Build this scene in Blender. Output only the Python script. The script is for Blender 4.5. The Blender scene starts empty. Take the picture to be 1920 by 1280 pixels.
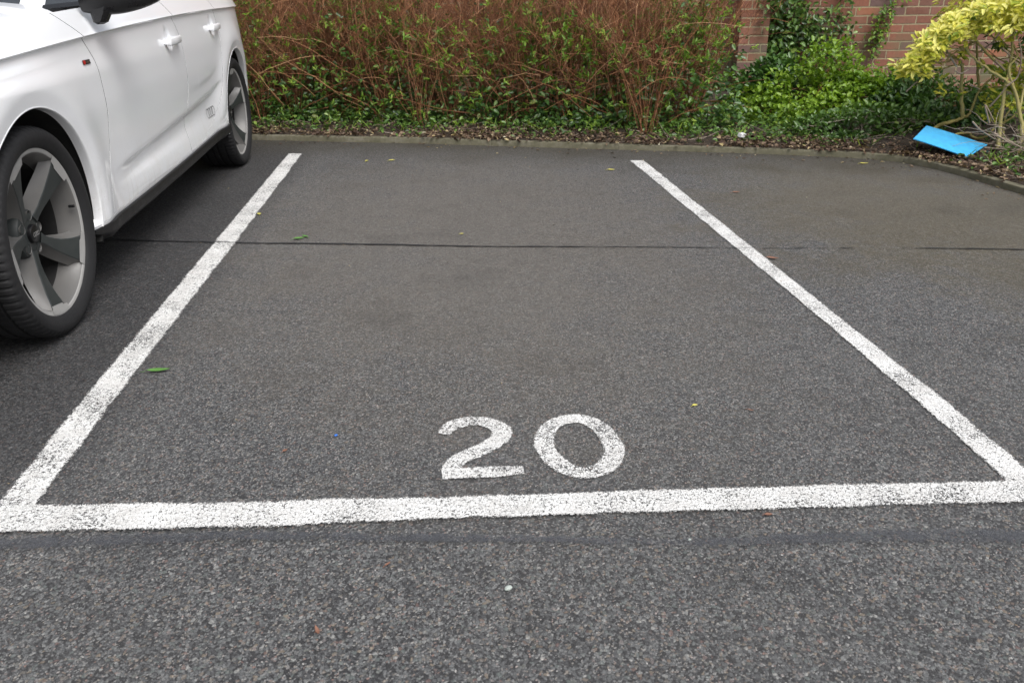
import bpy, math, random
import numpy as np
from math import sin, cos, pi, radians, hypot, atan2
from mathutils import Matrix, Vector
random.seed(7); rng = np.random.default_rng(11)
scene = bpy.context.scene
col = scene.collection

# ------------------------------------------------------------------ camera
FPX = 1539.6; PIT, ROL, YAW, CH = .4044, -.0131, .0910, 1.0118
def _cam():
    cy, sy, cp, sp = cos(YAW), sin(YAW), cos(PIT), sin(PIT)
    F = np.array([sy*cp, cy*cp, -sp]); R = np.array([cy, -sy, 0.]); U = np.cross(R, F)
    cr, sr = cos(ROL), sin(ROL)
    return cr*R+sr*U, -sr*R+cr*U, F, np.array([0, 0, CH])
CR, CU, CF, CC = _cam()
cd = bpy.data.cameras.new('camera'); cam = bpy.data.objects.new('camera', cd); col.objects.link(cam)
cd.sensor_width = 36; cd.lens = FPX/1920*36; cd.clip_start = .05; cd.clip_end = 2000
cam.matrix_world = Matrix(((CR[0], CU[0], -CF[0], CC[0]), (CR[1], CU[1], -CF[1], CC[1]), (CR[2], CU[2], -CF[2], CC[2]), (0, 0, 0, 1)))
cd.dof.use_dof = True; cd.dof.focus_distance = 2.6; cd.dof.aperture_fstop = 8
scene.camera = cam
def _ray(u, v): return CF+(u-960)/FPX*CR-(v-640)/FPX*CU
def gnd(u, v, z=0.): d = _ray(u, v); return CC+d*((z-CC[2])/d[2])
def atY(u, v, Y): d = _ray(u, v); return CC+d*(Y/d[1])

# ------------------------------------------------------------------ world, sun, exposure
SUN_EL, SUN_AZ = radians(56), radians(150)       # azimuth from +Y clockwise
w = bpy.data.worlds.new('World'); scene.world = w; w.use_nodes = True
nt = w.node_tree; bg = nt.nodes['Background']
sky = nt.nodes.new('ShaderNodeTexSky'); sky.sky_type = 'NISHITA'; sky.sun_disc = False
sky.sun_elevation = SUN_EL; sky.sun_rotation = SUN_AZ; sky.dust_density = 4; sky.ozone_density = 1
hs = nt.nodes.new('ShaderNodeHueSaturation'); hs.inputs['Saturation'].default_value = .34
nt.links.new(sky.outputs[0], hs.inputs['Color']); nt.links.new(hs.outputs[0], bg.inputs[0]); bg.inputs[1].default_value = .13
sl = bpy.data.lights.new('sun', 'SUN'); sl.energy = 1.45; sl.angle = radians(38); sl.color = (1, .985, .965)
sun = bpy.data.objects.new('sun', sl); col.objects.link(sun); sun.location = (0, 0, 10)
sd = Vector((sin(SUN_AZ)*cos(SUN_EL), cos(SUN_AZ)*cos(SUN_EL), sin(SUN_EL)))
sun.rotation_euler = sd.to_track_quat('Z', 'Y').to_euler()
scene.view_settings.view_transform = 'Standard'; scene.view_settings.look = 'None'
scene.view_settings.exposure = .62; scene.view_settings.gamma = 1

# ------------------------------------------------------------------ node helper
class NT:
    def __init__(s, name):
        s.m = bpy.data.materials.new(name); s.m.use_nodes = True; s.t = s.m.node_tree
        s.b = s.t.nodes['Principled BSDF']; s.o = s.t.nodes['Material Output']
    def n(s, typ, **k):
        nd = s.t.nodes.new('ShaderNode'+typ)
        ins = k.pop('i', {})
        for a, v in k.items(): setattr(nd, a, v)
        for a, v in ins.items(): s.put(nd.inputs[a], v)
        return nd
    def put(s, sock, v):
        if hasattr(v, 'is_output') and v.is_output: s.t.links.new(v, sock)
        elif isinstance(v, (tuple, list)) and len(v) == 3 and sock.type == 'RGBA': sock.default_value = (*v, 1)
        else: sock.default_value = v
    def pos(s): return s.n('NewGeometry').outputs['Position']
    def obj(s): return s.n('TexCoord').outputs['Object']
    def noise(s, vec, scale, detail=3, rough=.55, out=0):
        return s.n('TexNoise', i={'Vector': vec, 'Scale': scale, 'Detail': detail, 'Roughness': rough}).outputs[out]
    def vor(s, vec, scale, feature='F1', out='Distance', rnd=1.):
        return s.n('TexVoronoi', feature=feature, i={'Vector': vec, 'Scale': scale, 'Randomness': rnd}).outputs[out]
    def math(s, op, a, b=None, clamp=False):
        nd = s.n('Math', operation=op, use_clamp=clamp); s.put(nd.inputs[0], a)
        if b is not None: s.put(nd.inputs[1], b)
        return nd.outputs[0]
    def mr(s, v, a, b, c=0., d=1.):
        return s.n('MapRange', i={0: v, 1: a, 2: b, 3: c, 4: d}).outputs[0]
    def ramp(s, v, stops, interp='LINEAR'):
        nd = s.n('ValToRGB'); s.put(nd.inputs[0], v); cr = nd.color_ramp; cr.interpolation = interp
        while len(cr.elements) < len(stops): cr.elements.new(.5)
        for e, (p, c) in zip(cr.elements, stops): e.position = p; e.color = (*c, 1)
        return nd.outputs[0]
    def mix(s, f, a, b, mode='MIX'):
        nd = s.n('Mix', data_type='RGBA', blend_type=mode); s.put(nd.inputs[0], f); s.put(nd.inputs[6], a); s.put(nd.inputs[7], b); return nd.outputs[2]
    def sep(s, v): return s.n('SeparateXYZ', i={0: v}).outputs
    def bump(s, h, strength=.5, dist=.01, normal=None):
        nd = s.n('Bump', i={'Height': h, 'Strength': strength, 'Distance': dist})
        if normal is not None: s.put(nd.inputs['Normal'], normal)
        return nd.outputs[0]
    def set(s, **k):
        for a, v in k.items():
            s.put(s.b.inputs[a.replace('_', ' ')], v)
        return s.m
def simple(name, c, rough=.5, **k):
    m = NT(name); v = m.noise(m.obj(), 30, 4)
    m.set(Base_Color=m.mix(m.mr(v, .3, .7), tuple(x*.85 for x in c), tuple(min(1, x*1.1) for x in c)), Roughness=rough, **k)
    return m.m

# ------------------------------------------------------------------ mesh helpers
def link(o, parent=None):
    col.objects.link(o)
    if parent is not None: o.parent = parent
    return o
def mesh(name, V, F, mats, parent=None, smooth=False, fmat=None, rnd=None):
    me = bpy.data.meshes.new(name)
    V = np.asarray(V, dtype=np.float32)
    if isinstance(F, np.ndarray):
        k = F.shape[1]; n = len(F)
        me.vertices.add(len(V)); me.vertices.foreach_set('co', V.ravel())
        me.loops.add(n*k); me.loops.foreach_set('vertex_index', F.astype(np.int32).ravel())
        me.polygons.add(n); me.polygons.foreach_set('loop_start', np.arange(0, n*k, k, dtype=np.int32))
        me.update(calc_edges=True)
    else:
        me.from_pydata([tuple(map(float, v)) for v in V], [], [tuple(map(int, f)) for f in F]); me.update()
    for m in (mats if isinstance(mats, (list, tuple)) else [mats]): me.materials.append(m)
    if smooth: me.polygons.foreach_set('use_smooth', [True]*len(me.polygons))
    if fmat is not None: me.polygons.foreach_set('material_index', fmat)
    if rnd is not None:
        a = me.attributes.new('rnd', 'FLOAT', 'FACE'); a.data.foreach_set('value', np.asarray(rnd, dtype=np.float32))
    me.validate(); me.update()
    return link(bpy.data.objects.new(name, me), parent)
def tag(o, label=None, cat=None, group=None, kind=None):
    if label: o['label'] = label
    if cat: o['category'] = cat
    if group: o['group'] = group
    if kind: o['kind'] = kind
    return o
def empty(name, loc): 
    o = bpy.data.objects.new(name, None); o.location = loc; o.empty_display_size = .1; return link(o)
class MB:
    def __init__(s): s.V = []; s.F = []; s.M = []
    def add(s, V, F, m=0):
        b = len(s.V); s.V += [tuple(v) for v in V]; s.F += [tuple(b+i for i in f) for f in F]; s.M += [m]*len(F)
    def box(s, c, d, m=0, rot=0, bev=0):
        x, y, z = [q/2 for q in d]
        if bev:
            P = []
            for sx in (-1, 1):
                for (yy, zz) in ((-y, -z+bev), (-y+bev, -z), (y-bev, -z), (y, -z+bev), (y, z-bev), (y-bev, z), (-y+bev, z), (-y, z-bev)):
                    P.append((sx*x, yy, zz))
            F = [tuple(range(7, -1, -1)), tuple(range(8, 16))]+[(i, (i+1) % 8, 8+(i+1) % 8, 8+i) for i in range(8)]
        else:
            P = [(i, j, k) for i in (-x, x) for j in (-y, y) for k in (-z, z)]
            F = [(0, 1, 3, 2), (4, 6, 7, 5), (0, 4, 5, 1), (2, 3, 7, 6), (0, 2, 6, 4), (1, 5, 7, 3)]
        cr, sr = cos(rot), sin(rot)
        s.add([(c[0]+p[0]*cr-p[1]*sr, c[1]+p[0]*sr+p[1]*cr, c[2]+p[2]) for p in P], F, m)
    def grid(s, G, m=0, flip=False):
        nu, nv = len(G), len(G[0]); V = [p for r in G for p in r]
        F = [(i*nv+j, (i+1)*nv+j, (i+1)*nv+j+1, i*nv+j+1) for i in range(nu-1) for j in range(nv-1)]
        if flip: F = [f[::-1] for f in F]
        s.add(V, F, m)
    def lathe(s, prof, n=64, m=0, mats=None, mod=None):   # axis X, profile (r, x)
        k = len(prof); V = []
        for a in range(n):
            t = 2*pi*a/n
            for j, (r, x) in enumerate(prof):
                if mod: r = mod(r, j, a)
                V.append((x, r*cos(t), r*sin(t)))
        b = len(s.V); s.V += V
        for a in range(n):
            for j in range(k-1):
                s.F.append((b+a*k+j, b+a*k+j+1, b+((a+1) % n)*k+j+1, b+((a+1) % n)*k+j)); s.M.append(mats[j] if mats else m)
    def build(s, name, mats, parent=None, smooth=False, rnd=None):
        return mesh(name, s.V, s.F, mats, parent, smooth, s.M if isinstance(mats, (list, tuple)) else None, rnd)
def smooth_angle(o, deg=35):
    me = o.data
    me.polygons.foreach_set('use_smooth', [True]*len(me.polygons))
    me.set_sharp_from_angle(angle=radians(deg)); return o
def tubes(paths, radii, sides=4):
    """paths list of (k,3) arrays, radii list of (r0,r1); returns V, F"""
    V = []; F = []; b = 0
    ang = np.arange(sides)*2*pi/sides
    for P, (r0, r1) in zip(paths, radii):
        P = np.asarray(P, float); k = len(P)
        T = np.gradient(P, axis=0); T /= np.linalg.norm(T, axis=1)[:, None]+1e-9
        ref = np.array([0.31, 0.87, 0.38]) if abs(T[0] @ np.array([0.31, .87, .38])) < .9 else np.array([1., 0, 0])
        A = np.cross(T, ref); A /= np.linalg.norm(A, axis=1)[:, None]+1e-9; B = np.cross(T, A)
        r = np.linspace(r0, r1, k)[:, None, None]
        ring = P[:, None, :]+r*(np.cos(ang)[None, :, None]*A[:, None, :]+np.sin(ang)[None, :, None]*B[:, None, :])
        V.append(ring.reshape(-1, 3))
        i = np.arange(k-1)[:, None]*sides; j = np.arange(sides)[None, :]; j2 = (j+1) % sides
        F.append(np.stack([b+i+j, b+i+j2, b+i+sides+j2, b+i+sides+j], -1).reshape(-1, 4)); b += k*sides
    return np.concatenate(V), np.concatenate(F)
def norm(a): return a/(np.linalg.norm(a, axis=-1, keepdims=True)+1e-9)
def leaves(P, D, N, L, W, fold=.25, droop=.15, wide=.45):
    """N leaves, 6 verts, 4 faces(2 quads+... as quads) ; P base points, D direction, N up normal"""
    P = np.asarray(P, float); D = norm(np.asarray(D, float)); S = norm(np.cross(D, N)); N = norm(np.cross(S, D))
    L = np.asarray(L)[:, None]*np.ones((len(P), 1)); W = np.asarray(W)[:, None]*np.ones((len(P), 1))
    b = P; m1 = P+D*L*wide*.8-N*0; t = P+D*L-N*L*droop
    l1 = P+D*L*wide*.55+S*W*.42+N*W*fold; r1 = P+D*L*wide*.55-S*W*.42+N*W*fold
    l2 = P+D*L*(wide+.22)+S*W*.40+N*W*fold-N*L*droop*.4; r2 = P+D*L*(wide+.22)-S*W*.40+N*W*fold-N*L*droop*.4
    V = np.stack([b, l1, l2, t, r2, r1], 1).reshape(-1, 3)
    i = np.arange(len(P))[:, None]*6
    F = np.stack([i+np.array([0, 3, 2, 1]), i+np.array([0, 5, 4, 3])], 1).reshape(-1, 4)
    return V, F
def leafobj(name, P, D, N, L, W, mat, parent=None, fold=.25, droop=.15, rnd=None, wide=.45):
    V, F = leaves(P, D, N, L, W, fold, droop, wide)
    if rnd is None: rnd = rng.random(len(P))
    return mesh(name, V, F, mat, parent, True, None, np.repeat(rnd, 2))
def rdir(n, up=0., flat=1.):
    a = rng.random(n)*2*pi; z = rng.normal(up, .4, n)*flat
    return norm(np.stack([np.cos(a), np.sin(a), z], 1))

# ------------------------------------------------------------------ materials
def mat_tarmac():
    m = NT('tarmac'); p = m.pos(); X, Y, Z = m.sep(p)
    warp = m.n('VectorMath', operation='ADD', i={0: p, 1: m.n('VectorMath', operation='SCALE', i={0: m.noise(p, 90, 2, out=1), 'Scale': .0035}).outputs[0]}).outputs[0]
    big = m.noise(p, .55, 4); mid = m.noise(p, 2.6, 5, .65); fine = m.noise(p, 520, 3, .75)
    lane = m.math('GREATER_THAN', m.math('SUBTRACT', 1.36, m.math('MULTIPLY', X, .03)), Y)   # coarser lane surface in front of the bay line
    c1 = m.vor(warp, 148, out='Color'); e1 = m.vor(warp, 148, 'DISTANCE_TO_EDGE')
    c2 = m.vor(warp, 250, out='Color'); e2 = m.vor(warp, 250, 'DISTANCE_TO_EDGE')
    r = m.sep(c1); r2 = m.sep(c2)
    stone = m.ramp(r[0], [(0, (.075, .077, .082)), (.28, (.115, .118, .124)), (.50, (.17, .178, .183)), (.66, (.22, .228, .232)), (.76, (.16, .19, .182)), (.83, (.22, .19, .168)), (.89, (.29, .24, .18)), (.925, (.20, .12, .11)), (.955, (.29, .30, .30)), (1, (.46, .46, .44))])
    stone2 = m.ramp(r2[0], [(0, (.06, .061, .064)), (.35, (.11, .112, .117)), (.6, (.19, .194, .197)), (.8, (.27, .27, .268)), (.90, (.29, .26, .225)), (.94, (.24, .15, .13)), (1, (.46, .46, .45))])
    binder = m.mix(m.noise(p, 300, 2), (.020, .020, .022), (.050, .050, .053))
    sm = m.math('MULTIPLY', m.mr(e2, .03, .10), m.mr(r2[1], .42, .46))
    lg = m.math('MULTIPLY', m.math('MULTIPLY', m.mr(e1, .025, .07), m.mr(r[1], .40, .44)), m.mr(lane, 0, 1, .38, .62))
    cc = m.mix(sm, binder, stone2); cc = m.mix(lg, cc, stone)
    clus = m.noise(p, 22, 4, .7); cc = m.mix(m.mr(clus, .45, .66, 0, .30), cc, m.mix(1., cc, (.42, .42, .43), 'MULTIPLY'))
    # silt and wear: a dusty warm area in the middle of the bay, ragged brown stains in the right bay; then darker tarmac left of the bay, under and around the car
    def blob(cx, cy, rx, ry, am):
        d = m.math('ADD', m.math('POWER', m.math('ABSOLUTE', m.math('DIVIDE', m.math('SUBTRACT', X, cx), rx)), 2.), m.math('POWER', m.math('ABSOLUTE', m.math('DIVIDE', m.math('SUBTRACT', Y, cy), ry)), 2.))
        return m.mr(m.math('ADD', d, m.math('ADD', m.mr(mid, .25, .75, am*1.5, -am*1.5), m.mr(m.noise(p, 14, 5, .7), .25, .75, .5, -.5))), .2, 1.6, 1., 0.)
    cc = m.mix(m.math('MULTIPLY', blob(.15, 3.6, 1.0, 1.7, .55), .42), cc, (.165, .145, .118))
    cc = m.mix(m.math('MULTIPLY', blob(2.35, 3.7, .95, 1.2, .6), .55), cc, (.105, .085, .045))
    cc = m.mix(m.mr(big, .40, .66, 0, .22), cc, (.145, .140, .132))
    cc = m.mix(m.mr(mid, .52, .70, 0, .42), cc, m.mix(1., cc, (.42, .42, .43), 'MULTIPLY'))
    subset = m.math('MULTIPLY', m.mr(m.math('ADD', X, m.mr(mid, .2, .8, -.12, .12)), -.78, -1.0), m.mr(Y, 1.45, 1.8))
    cc = m.mix(m.math('MULTIPLY', subset, .85), cc, m.mix(1., cc, (.40, .40, .42), 'MULTIPLY'))
    kd = m.math('ADD', m.math('ADD', m.math('MULTIPLY', X, .335), m.math('MULTIPLY', Y, .942)), m.mr(mid, .2, .8, -.20, .20))
    cc = m.mix(m.mr(kd, 4.9, 5.66, 0, .80), cc, (.046, .040, .028))
    cc = m.mix(m.mr(m.noise(p, 190, 3), .45, .7, 0, .22), cc, m.mix(1., cc, (.5, .5, .5), 'MULTIPLY'))
    cc = m.mix(1., cc, (.90, .89, .87), 'MULTIPLY')
    h = m.math('ADD', m.math('MULTIPLY', m.mr(e1, 0, .12), m.mr(lane, 0, 1, .3, .7)), m.math('MULTIPLY', m.mr(e2, 0, .14), .5))
    h = m.math('ADD', h, m.math('MULTIPLY', r[2], .35)); h = m.math('ADD', h, m.math('MULTIPLY', fine, .4))
    return m.set(Base_Color=cc, Roughness=m.mr(m.noise(p, 60, 3), .3, .7, .5, .85), Normal=m.bump(h, .7, .0024))
def mat_paint_line(name='worn_white_paint', wearoff=0.):
    m = NT(name); p = m.pos()
    warp = m.n('VectorMath', operation='ADD', i={0: p, 1: m.n('VectorMath', operation='SCALE', i={0: m.noise(p, 60, 2, out=1), 'Scale': .006}).outputs[0]}).outputs[0]
    e1 = m.vor(warp, 118, 'DISTANCE_TO_EDGE'); r = m.sep(m.vor(warp, 118, out='Color'))
    wear = m.noise(p, 7, 5, .65); f1 = m.noise(p, 120, 5, .8); f2 = m.noise(p, 420, 2, .7)
    uvx = m.n('Attribute', attribute_name='edge').outputs['Fac']      # 0 at the edges of the stripe, 1 in its middle
    lim = m.math('ADD', m.mr(wear, .36, .68, -.022+wearoff, .082+wearoff), m.mr(uvx, 0, .30, .15, 0))
    v = m.math('ADD', m.math('ADD', m.math('MULTIPLY', f1, .62), m.math('MULTIPLY', f2, .38)), m.math('MULTIPLY', m.mr(e1, 0, .08, .07, 0), 1.))
    v = m.math('ADD', v, lim)
    hole = m.mr(v, .565, .60)
    base = m.mix(m.mr(m.noise(p, 14, 6, .75), .38, .62), (.60, .59, .57), (.83, .83, .81))
    base = m.mix(m.mr(m.noise(p, 260, 3), .52, .72, 0, .45), base, (.33, .32, .30))
    m.set(Base_Color=base, Roughness=.7, Normal=m.bump(m.math('ADD', m.math('MULTIPLY', r[2], .6), m.math('ADD', f1, m.mr(e1, 0, .25))), .6, .003))
    tr = m.n('BsdfTransparent'); mx = m.n('MixShader', i={0: hole, 1: m.b.outputs[0], 2: tr.outputs[0]})
    m.t.links.new(mx.outputs[0], m.o.inputs[0]); return m.m
def mat_sealer(name, c, lo, hi):
    m = NT(name); p = m.pos(); n1 = m.noise(p, 14, 5, .7); n2 = m.noise(p, 200, 3, .7)
    ed = m.n('Attribute', attribute_name='edge').outputs['Fac']
    m.set(Base_Color=m.mix(n1, c, tuple(x*1.6 for x in c)), Roughness=.5, Normal=m.bump(n2, .5, .002))
    v = m.math('ADD', m.math('ADD', m.math('MULTIPLY', n1, .6), m.math('MULTIPLY', n2, .5)), m.mr(ed, 0, 1., .35, 0))
    tr = m.n('BsdfTransparent'); mx = m.n('MixShader', i={0: m.mr(v, lo, hi, 0.35 if lo < .6 else 0, 1), 1: m.b.outputs[0], 2: tr.outputs[0]})
    m.t.links.new(mx.outputs[0], m.o.inputs[0]); return m.m
def mat_kerb():
    m = NT('kerb_concrete'); p = m.pos(); a = m.noise(p, 9, 5, .65); b = m.noise(p, 120, 3)
    a = m.math('ADD', m.math('MULTIPLY', a, .6), m.math('MULTIPLY', m.noise(p, 38, 4), .4)); c = m.ramp(a, [(.3, (.065, .066, .032)), (.5, (.13, .12, .075)), (.7, (.21, .195, .15))])
    return m.set(Base_Color=m.mix(m.mr(b, .3, .8, 0, .5), c, (.10, .09, .07)), Roughness=.9, Normal=m.bump(b, .6, .004))
def mat_soil():
    m = NT('soil'); p = m.pos(); a = m.noise(p, 12, 5, .7)
    return m.set(Base_Color=m.ramp(a, [(.3, (.018, .012, .008)), (.6, (.045, .030, .018)), (.8, (.08, .055, .035))]), Roughness=.95, Normal=m.bump(m.noise(p, 45, 5), .9, .02))
def mat_leaf(name, stops, trans=.3, rough=.45, spec=.4):
    m = NT(name); a = m.n('Attribute', attribute_name='rnd').outputs['Fac']; n = m.noise(m.pos(), 90, 3)
    c = m.ramp(a, stops); c = m.mix(m.mr(n, .3, .75, 0, .35), c, m.mix(1., c, (.55, .6, .5), 'MULTIPLY'))
    m.set(Base_Color=c, Roughness=rough, Specular_IOR_Level=spec)
    tl = m.n('BsdfTranslucent', i={'Color': m.mix(1., c, (1.3, 1.35, .7), 'MULTIPLY')})
    mx = m.n('MixShader', i={0: trans, 1: m.b.outputs[0], 2: tl.outputs[0]}); m.t.links.new(mx.outputs[0], m.o.inputs[0]); return m.m
def mat_bark(name, stops, rough=.7):
    m = NT(name); a = m.n('Attribute', attribute_name='rnd').outputs['Fac']; n = m.noise(m.pos(), 60, 4)
    c = m.ramp(m.math('ADD', m.math('MULTIPLY', a, .7), m.math('MULTIPLY', n, .3)), stops)
    return m.set(Base_Color=c, Roughness=rough, Normal=m.bump(n, .4, .003))
def mat_brick(rot):
    m = NT('red_brick')
    tc = m.obj(); br = m.n('TexBrick', offset=.5, squash=1, i={'Vector': m.n('Mapping', i={'Vector': tc, 'Rotation': (pi/2, 0, 0)}).outputs[0], 'Scale': 1.})
    # own bricks so that each brick gets its own tone: coordinates x (along) and z (up)
    X, Y, Z = m.sep(tc)
    wob = m.math('MULTIPLY', m.math('SUBTRACT', m.noise(tc, 6, 3), .5), .010)
    row = m.math('DIVIDE', m.math('ADD', Z, wob), .075); ri = m.math('FLOOR', row); rf = m.math('FRACT', row)
    u = m.math('ADD', m.math('DIVIDE', m.math('ADD', m.math('ADD', X, m.math('MULTIPLY', Y, 1.0)), wob), .222), m.math('MULTIPLY', m.math('MODULO', ri, 2), .5))
    ui = m.math('FLOOR', u); uf = m.math('FRACT', u)
    du = m.math('MULTIPLY', m.math('MINIMUM', uf, m.math('SUBTRACT', 1, uf)), .222)
    dr = m.math('MULTIPLY', m.math('MINIMUM', rf, m.math('SUBTRACT', 1, rf)), .075)
    d = m.math('MINIMUM', du, dr)
    d = m.math('ADD', d, m.math('MULTIPLY', m.math('SUBTRACT', m.noise(tc, 70, 3), .5), .006))
    brick = m.mr(d, .0050, .0075)
    wn = m.n('TexWhiteNoise', noise_dimensions='2D', i={'Vector': m.n('CombineXYZ', i={0: ui, 1: ri}).outputs[0]})
    tone = m.ramp(wn.outputs[0], [(0, (.18, .078, .052)), (.3, (.26, .102, .066)), (.55, (.33, .132, .083)), (.75, (.235, .108, .08)), (.88, (.15, .094, .09)), (1, (.39, .155, .08))])
    g = m.noise(tc, 35, 5, .7)
    tone = m.mix(m.mr(g, .35, .75, 0, .6), tone, m.mix(1., tone, (.55, .55, .6), 'MULTIPLY'))
    tone = m.mix(m.mr(m.noise(tc, 3.0, 4), .5, .75, 0, .35), tone, (.33, .22, .18))
    mort = m.mix(m.noise(tc, 60, 3), (.28, .22, .13), (.42, .35, .22))
    c = m.mix(brick, mort, tone)
    # green algae low down on the pier and at the foot of the wall
    alg = m.math('MULTIPLY', m.mr(Z, .85, .2, 0, .75), m.mr(m.noise(tc, 5, 4), .42, .62))
    c = m.mix(alg, c, (.13, .15, .08))
    h = m.math('ADD', m.math('MULTIPLY', brick, 1.), m.math('MULTIPLY', g, .35))
    return m.set(Base_Color=c, Roughness=.88, Normal=m.bump(h, .9, .008))
def mat_carpaint():
    m = NT('white_car_paint'); p = m.pos(); X, Y, Z = m.sep(p)
    grime = m.math('MULTIPLY', m.mr(Z, .62, .25, 0, 1.), m.mr(m.noise(p, 9, 6, .7), .40, .75))
    specks = m.math('MULTIPLY', m.mr(m.noise(p, 150, 3, .7), .64, .74, 0, .6), m.mr(Z, .8, .3, .1, 1))
    st = m.n('Mapping', i={'Vector': p, 'Scale': (4, 60, 3)}).outputs[0]
    streak = m.math('MULTIPLY', m.mr(m.noise(st, 1, 4), .55, .8, 0, .45), m.mr(Z, .5, .25))
    c = m.mix(m.math('MULTIPLY', grime, .60), (.86, .87, .89), (.46, .43, .38))
    c = m.mix(specks, c, (.35, .31, .26)); c = m.mix(streak, c, (.42, .38, .33))
    rr = m.mr(m.math('ADD', grime, streak), 0, 1, .28, .6)
    return m.set(Base_Color=c, Roughness=rr, Coat_Weight=m.mr(grime, 0, 1, .8, .1), Coat_Roughness=.05)
def mat_plastic(name, c, rough=.45, dust=.25, bmp=.15):
    m = NT(name); p = m.pos(); n = m.noise(p, 18, 5, .7); f = m.noise(p, 220, 2)
    return m.set(Base_Color=m.mix(m.mr(n, .4, .8, 0, dust), c, (.16, .15, .135)), Roughness=m.mr(n, .3, .8, rough, rough+.25), Normal=m.bump(f, bmp, .001))
M = dict(
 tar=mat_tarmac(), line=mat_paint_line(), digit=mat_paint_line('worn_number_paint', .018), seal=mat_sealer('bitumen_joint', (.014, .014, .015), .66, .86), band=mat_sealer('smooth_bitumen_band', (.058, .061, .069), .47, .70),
 kerb=mat_kerb(), soil=mat_soil(), brick=mat_brick(0),
 paint=mat_carpaint(), black=mat_plastic('black_plastic', (.006, .006, .007), .4, .05), mirror=mat_plastic('gloss_black', (.006, .006, .007), .22, .01, 0.), tyre=mat_plastic('tyre_rubber', (.007, .007, .008), .66, .03),
 liner=mat_plastic('wheel_arch_liner', (.008, .008, .008), .9, .1),
 rimdark=mat_plastic('matt_grey_alloy', (.024, .029, .029), .38, .12), rimlite=mat_plastic('light_alloy', (.33, .325, .315), .32, .2), rimside=mat_plastic('brushed_alloy', (.125, .122, .118), .28, .3),
 disc=simple('brake_disc', (.10, .095, .09), .45, Metallic=.7), glass=simple('dark_glass', (.03, .035, .04), .05, Specular_IOR_Level=.8),
 red=simple('red_enamel', (.45, .02, .02), .3), chrome=simple('chrome', (.5, .5, .52), .2, Metallic=.9), decal=simple('black_decal', (.012, .012, .014), .4),
 lamp=simple('lamp_glass', (.35, .36, .38), .08, Coat_Weight=1.), taillamp=simple('tail_lamp', (.25, .01, .01), .15, Coat_Weight=1.),
 blue=simple('blue_board', (.06, .43, .80), .45), white=simple('white_card', (.75, .75, .74), .6),
 bluebit=simple('blue_plastic', (.02, .15, .6), .4), pale=simple('pale_stone', (.36, .40, .37), .7),
 stem=mat_bark('red_brown_stems', [(0, (.045, .017, .008)), (.25, (.135, .050, .021)), (.5, (.26, .103, .042)), (.72, (.39, .175, .080)), (.88, (.54, .32, .17)), (1, (.66, .52, .35))], .6),
 ybark=mat_bark('yellow_green_bark', [(0, (.16, .13, .045)), (.5, (.30, .25, .08)), (1, (.38, .34, .14))]),
 dead=mat_bark('dead_grey_twigs', [(0, (.12, .085, .06)), (.5, (.28, .22, .17)), (1, (.42, .36, .30))]),
 g_fresh=mat_leaf('fresh_green_leaves', [(0, (.045, .10, .02)), (.35, (.11, .21, .032)), (.75, (.23, .37, .05)), (1, (.38, .48, .08))], .35),
 g_dark=mat_leaf('dark_green_leaves', [(0, (.025, .060, .016)), (.45, (.055, .125, .028)), (.8, (.10, .20, .045)), (.95, (.19, .28, .08)), (1, (.42, .36, .07))], .2, .32, .5),
 g_lime=mat_leaf('lime_green_leaves', [(0, (.07, .14, .020)), (.35, (.16, .28, .03)), (.75, (.29, .43, .045)), (1, (.40, .50, .09))], .3, .35),
 g_ivy=mat_leaf('ivy_leaves', [(0, (.028, .065, .016)), (.5, (.075, .15, .030)), (.85, (.14, .25, .05)), (1, (.27, .36, .08))], .2, .3, .5),
 g_yel=mat_leaf('yellow_leaves', [(0, (.13, .23, .025)), (.25, (.36, .42, .04)), (.6, (.66, .61, .085)), (1, (.84, .79, .27))], .3, .45),
 litter=mat_leaf('brown_leaf_litter', [(0, (.03, .016, .010)), (.3, (.075, .042, .028)), (.55, (.15, .095, .062)), (.78, (.26, .185, .125)), (.93, (.42, .33, .16)), (1, (.55, .50, .38))], .1, .7),
 l_green=simple('green_leaf', (.08, .20, .035), .4), l_yel=simple('yellow_leaf', (.48, .44, .09), .5), l_brown=simple('brown_leaf', (.20, .095, .06), .7),
)

# ------------------------------------------------------------------ the kerb line and ground
KL = np.array([(-9, 8.95), (-5, 7.62), (-3, 6.96), (-1.365, 6.42), (-.05, 6.03), (1.045, 5.64), (1.99, 5.325), (2.50, 5.11), (2.74, 4.985), (2.88, 4.85), (2.96, 4.66), (3.0, 4.43), (3.04, 3.94), (3.1, 3.0), (3.2, 1), (3.3, -3)])
def resample(P, step):
    P = np.asarray(P, float); s = np.r_[0, np.cumsum(np.hypot(*np.diff(P, axis=0).T))]; t = np.arange(0, s[-1], step)
    return np.stack([np.interp(t, s, P[:, 0]), np.interp(t, s, P[:, 1])], 1), t
KP, KS = resample(KL, .03)
kt = np.gradient(KP, axis=0); 
for _ in range(1): kt = np.stack([np.convolve(np.pad(kt[:, i], 6, 'edge'), np.ones(13)/13, 'valid') for i in (0, 1)], 1)
kt = norm(kt); KN = np.stack([-kt[:, 1], kt[:, 0]], 1)           # outward (into the bed)
KN *= np.sign((KN @ np.array([.5, .9])))[:, None]
def kpt(s, d):
    s = np.asarray(s, float); d = np.asarray(d, float)
    x = np.interp(s, KS, KP[:, 0])+np.interp(s, KS, KN[:, 0])*d; y = np.interp(s, KS, KP[:, 1])+np.interp(s, KS, KN[:, 1])*d
    return x, y
def s_at_x(x): return float(np.interp(x, KP[:330, 0] if False else KP[KP[:, 0] < 2.9][:, 0], KS[KP[:, 0] < 2.9]))
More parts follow.
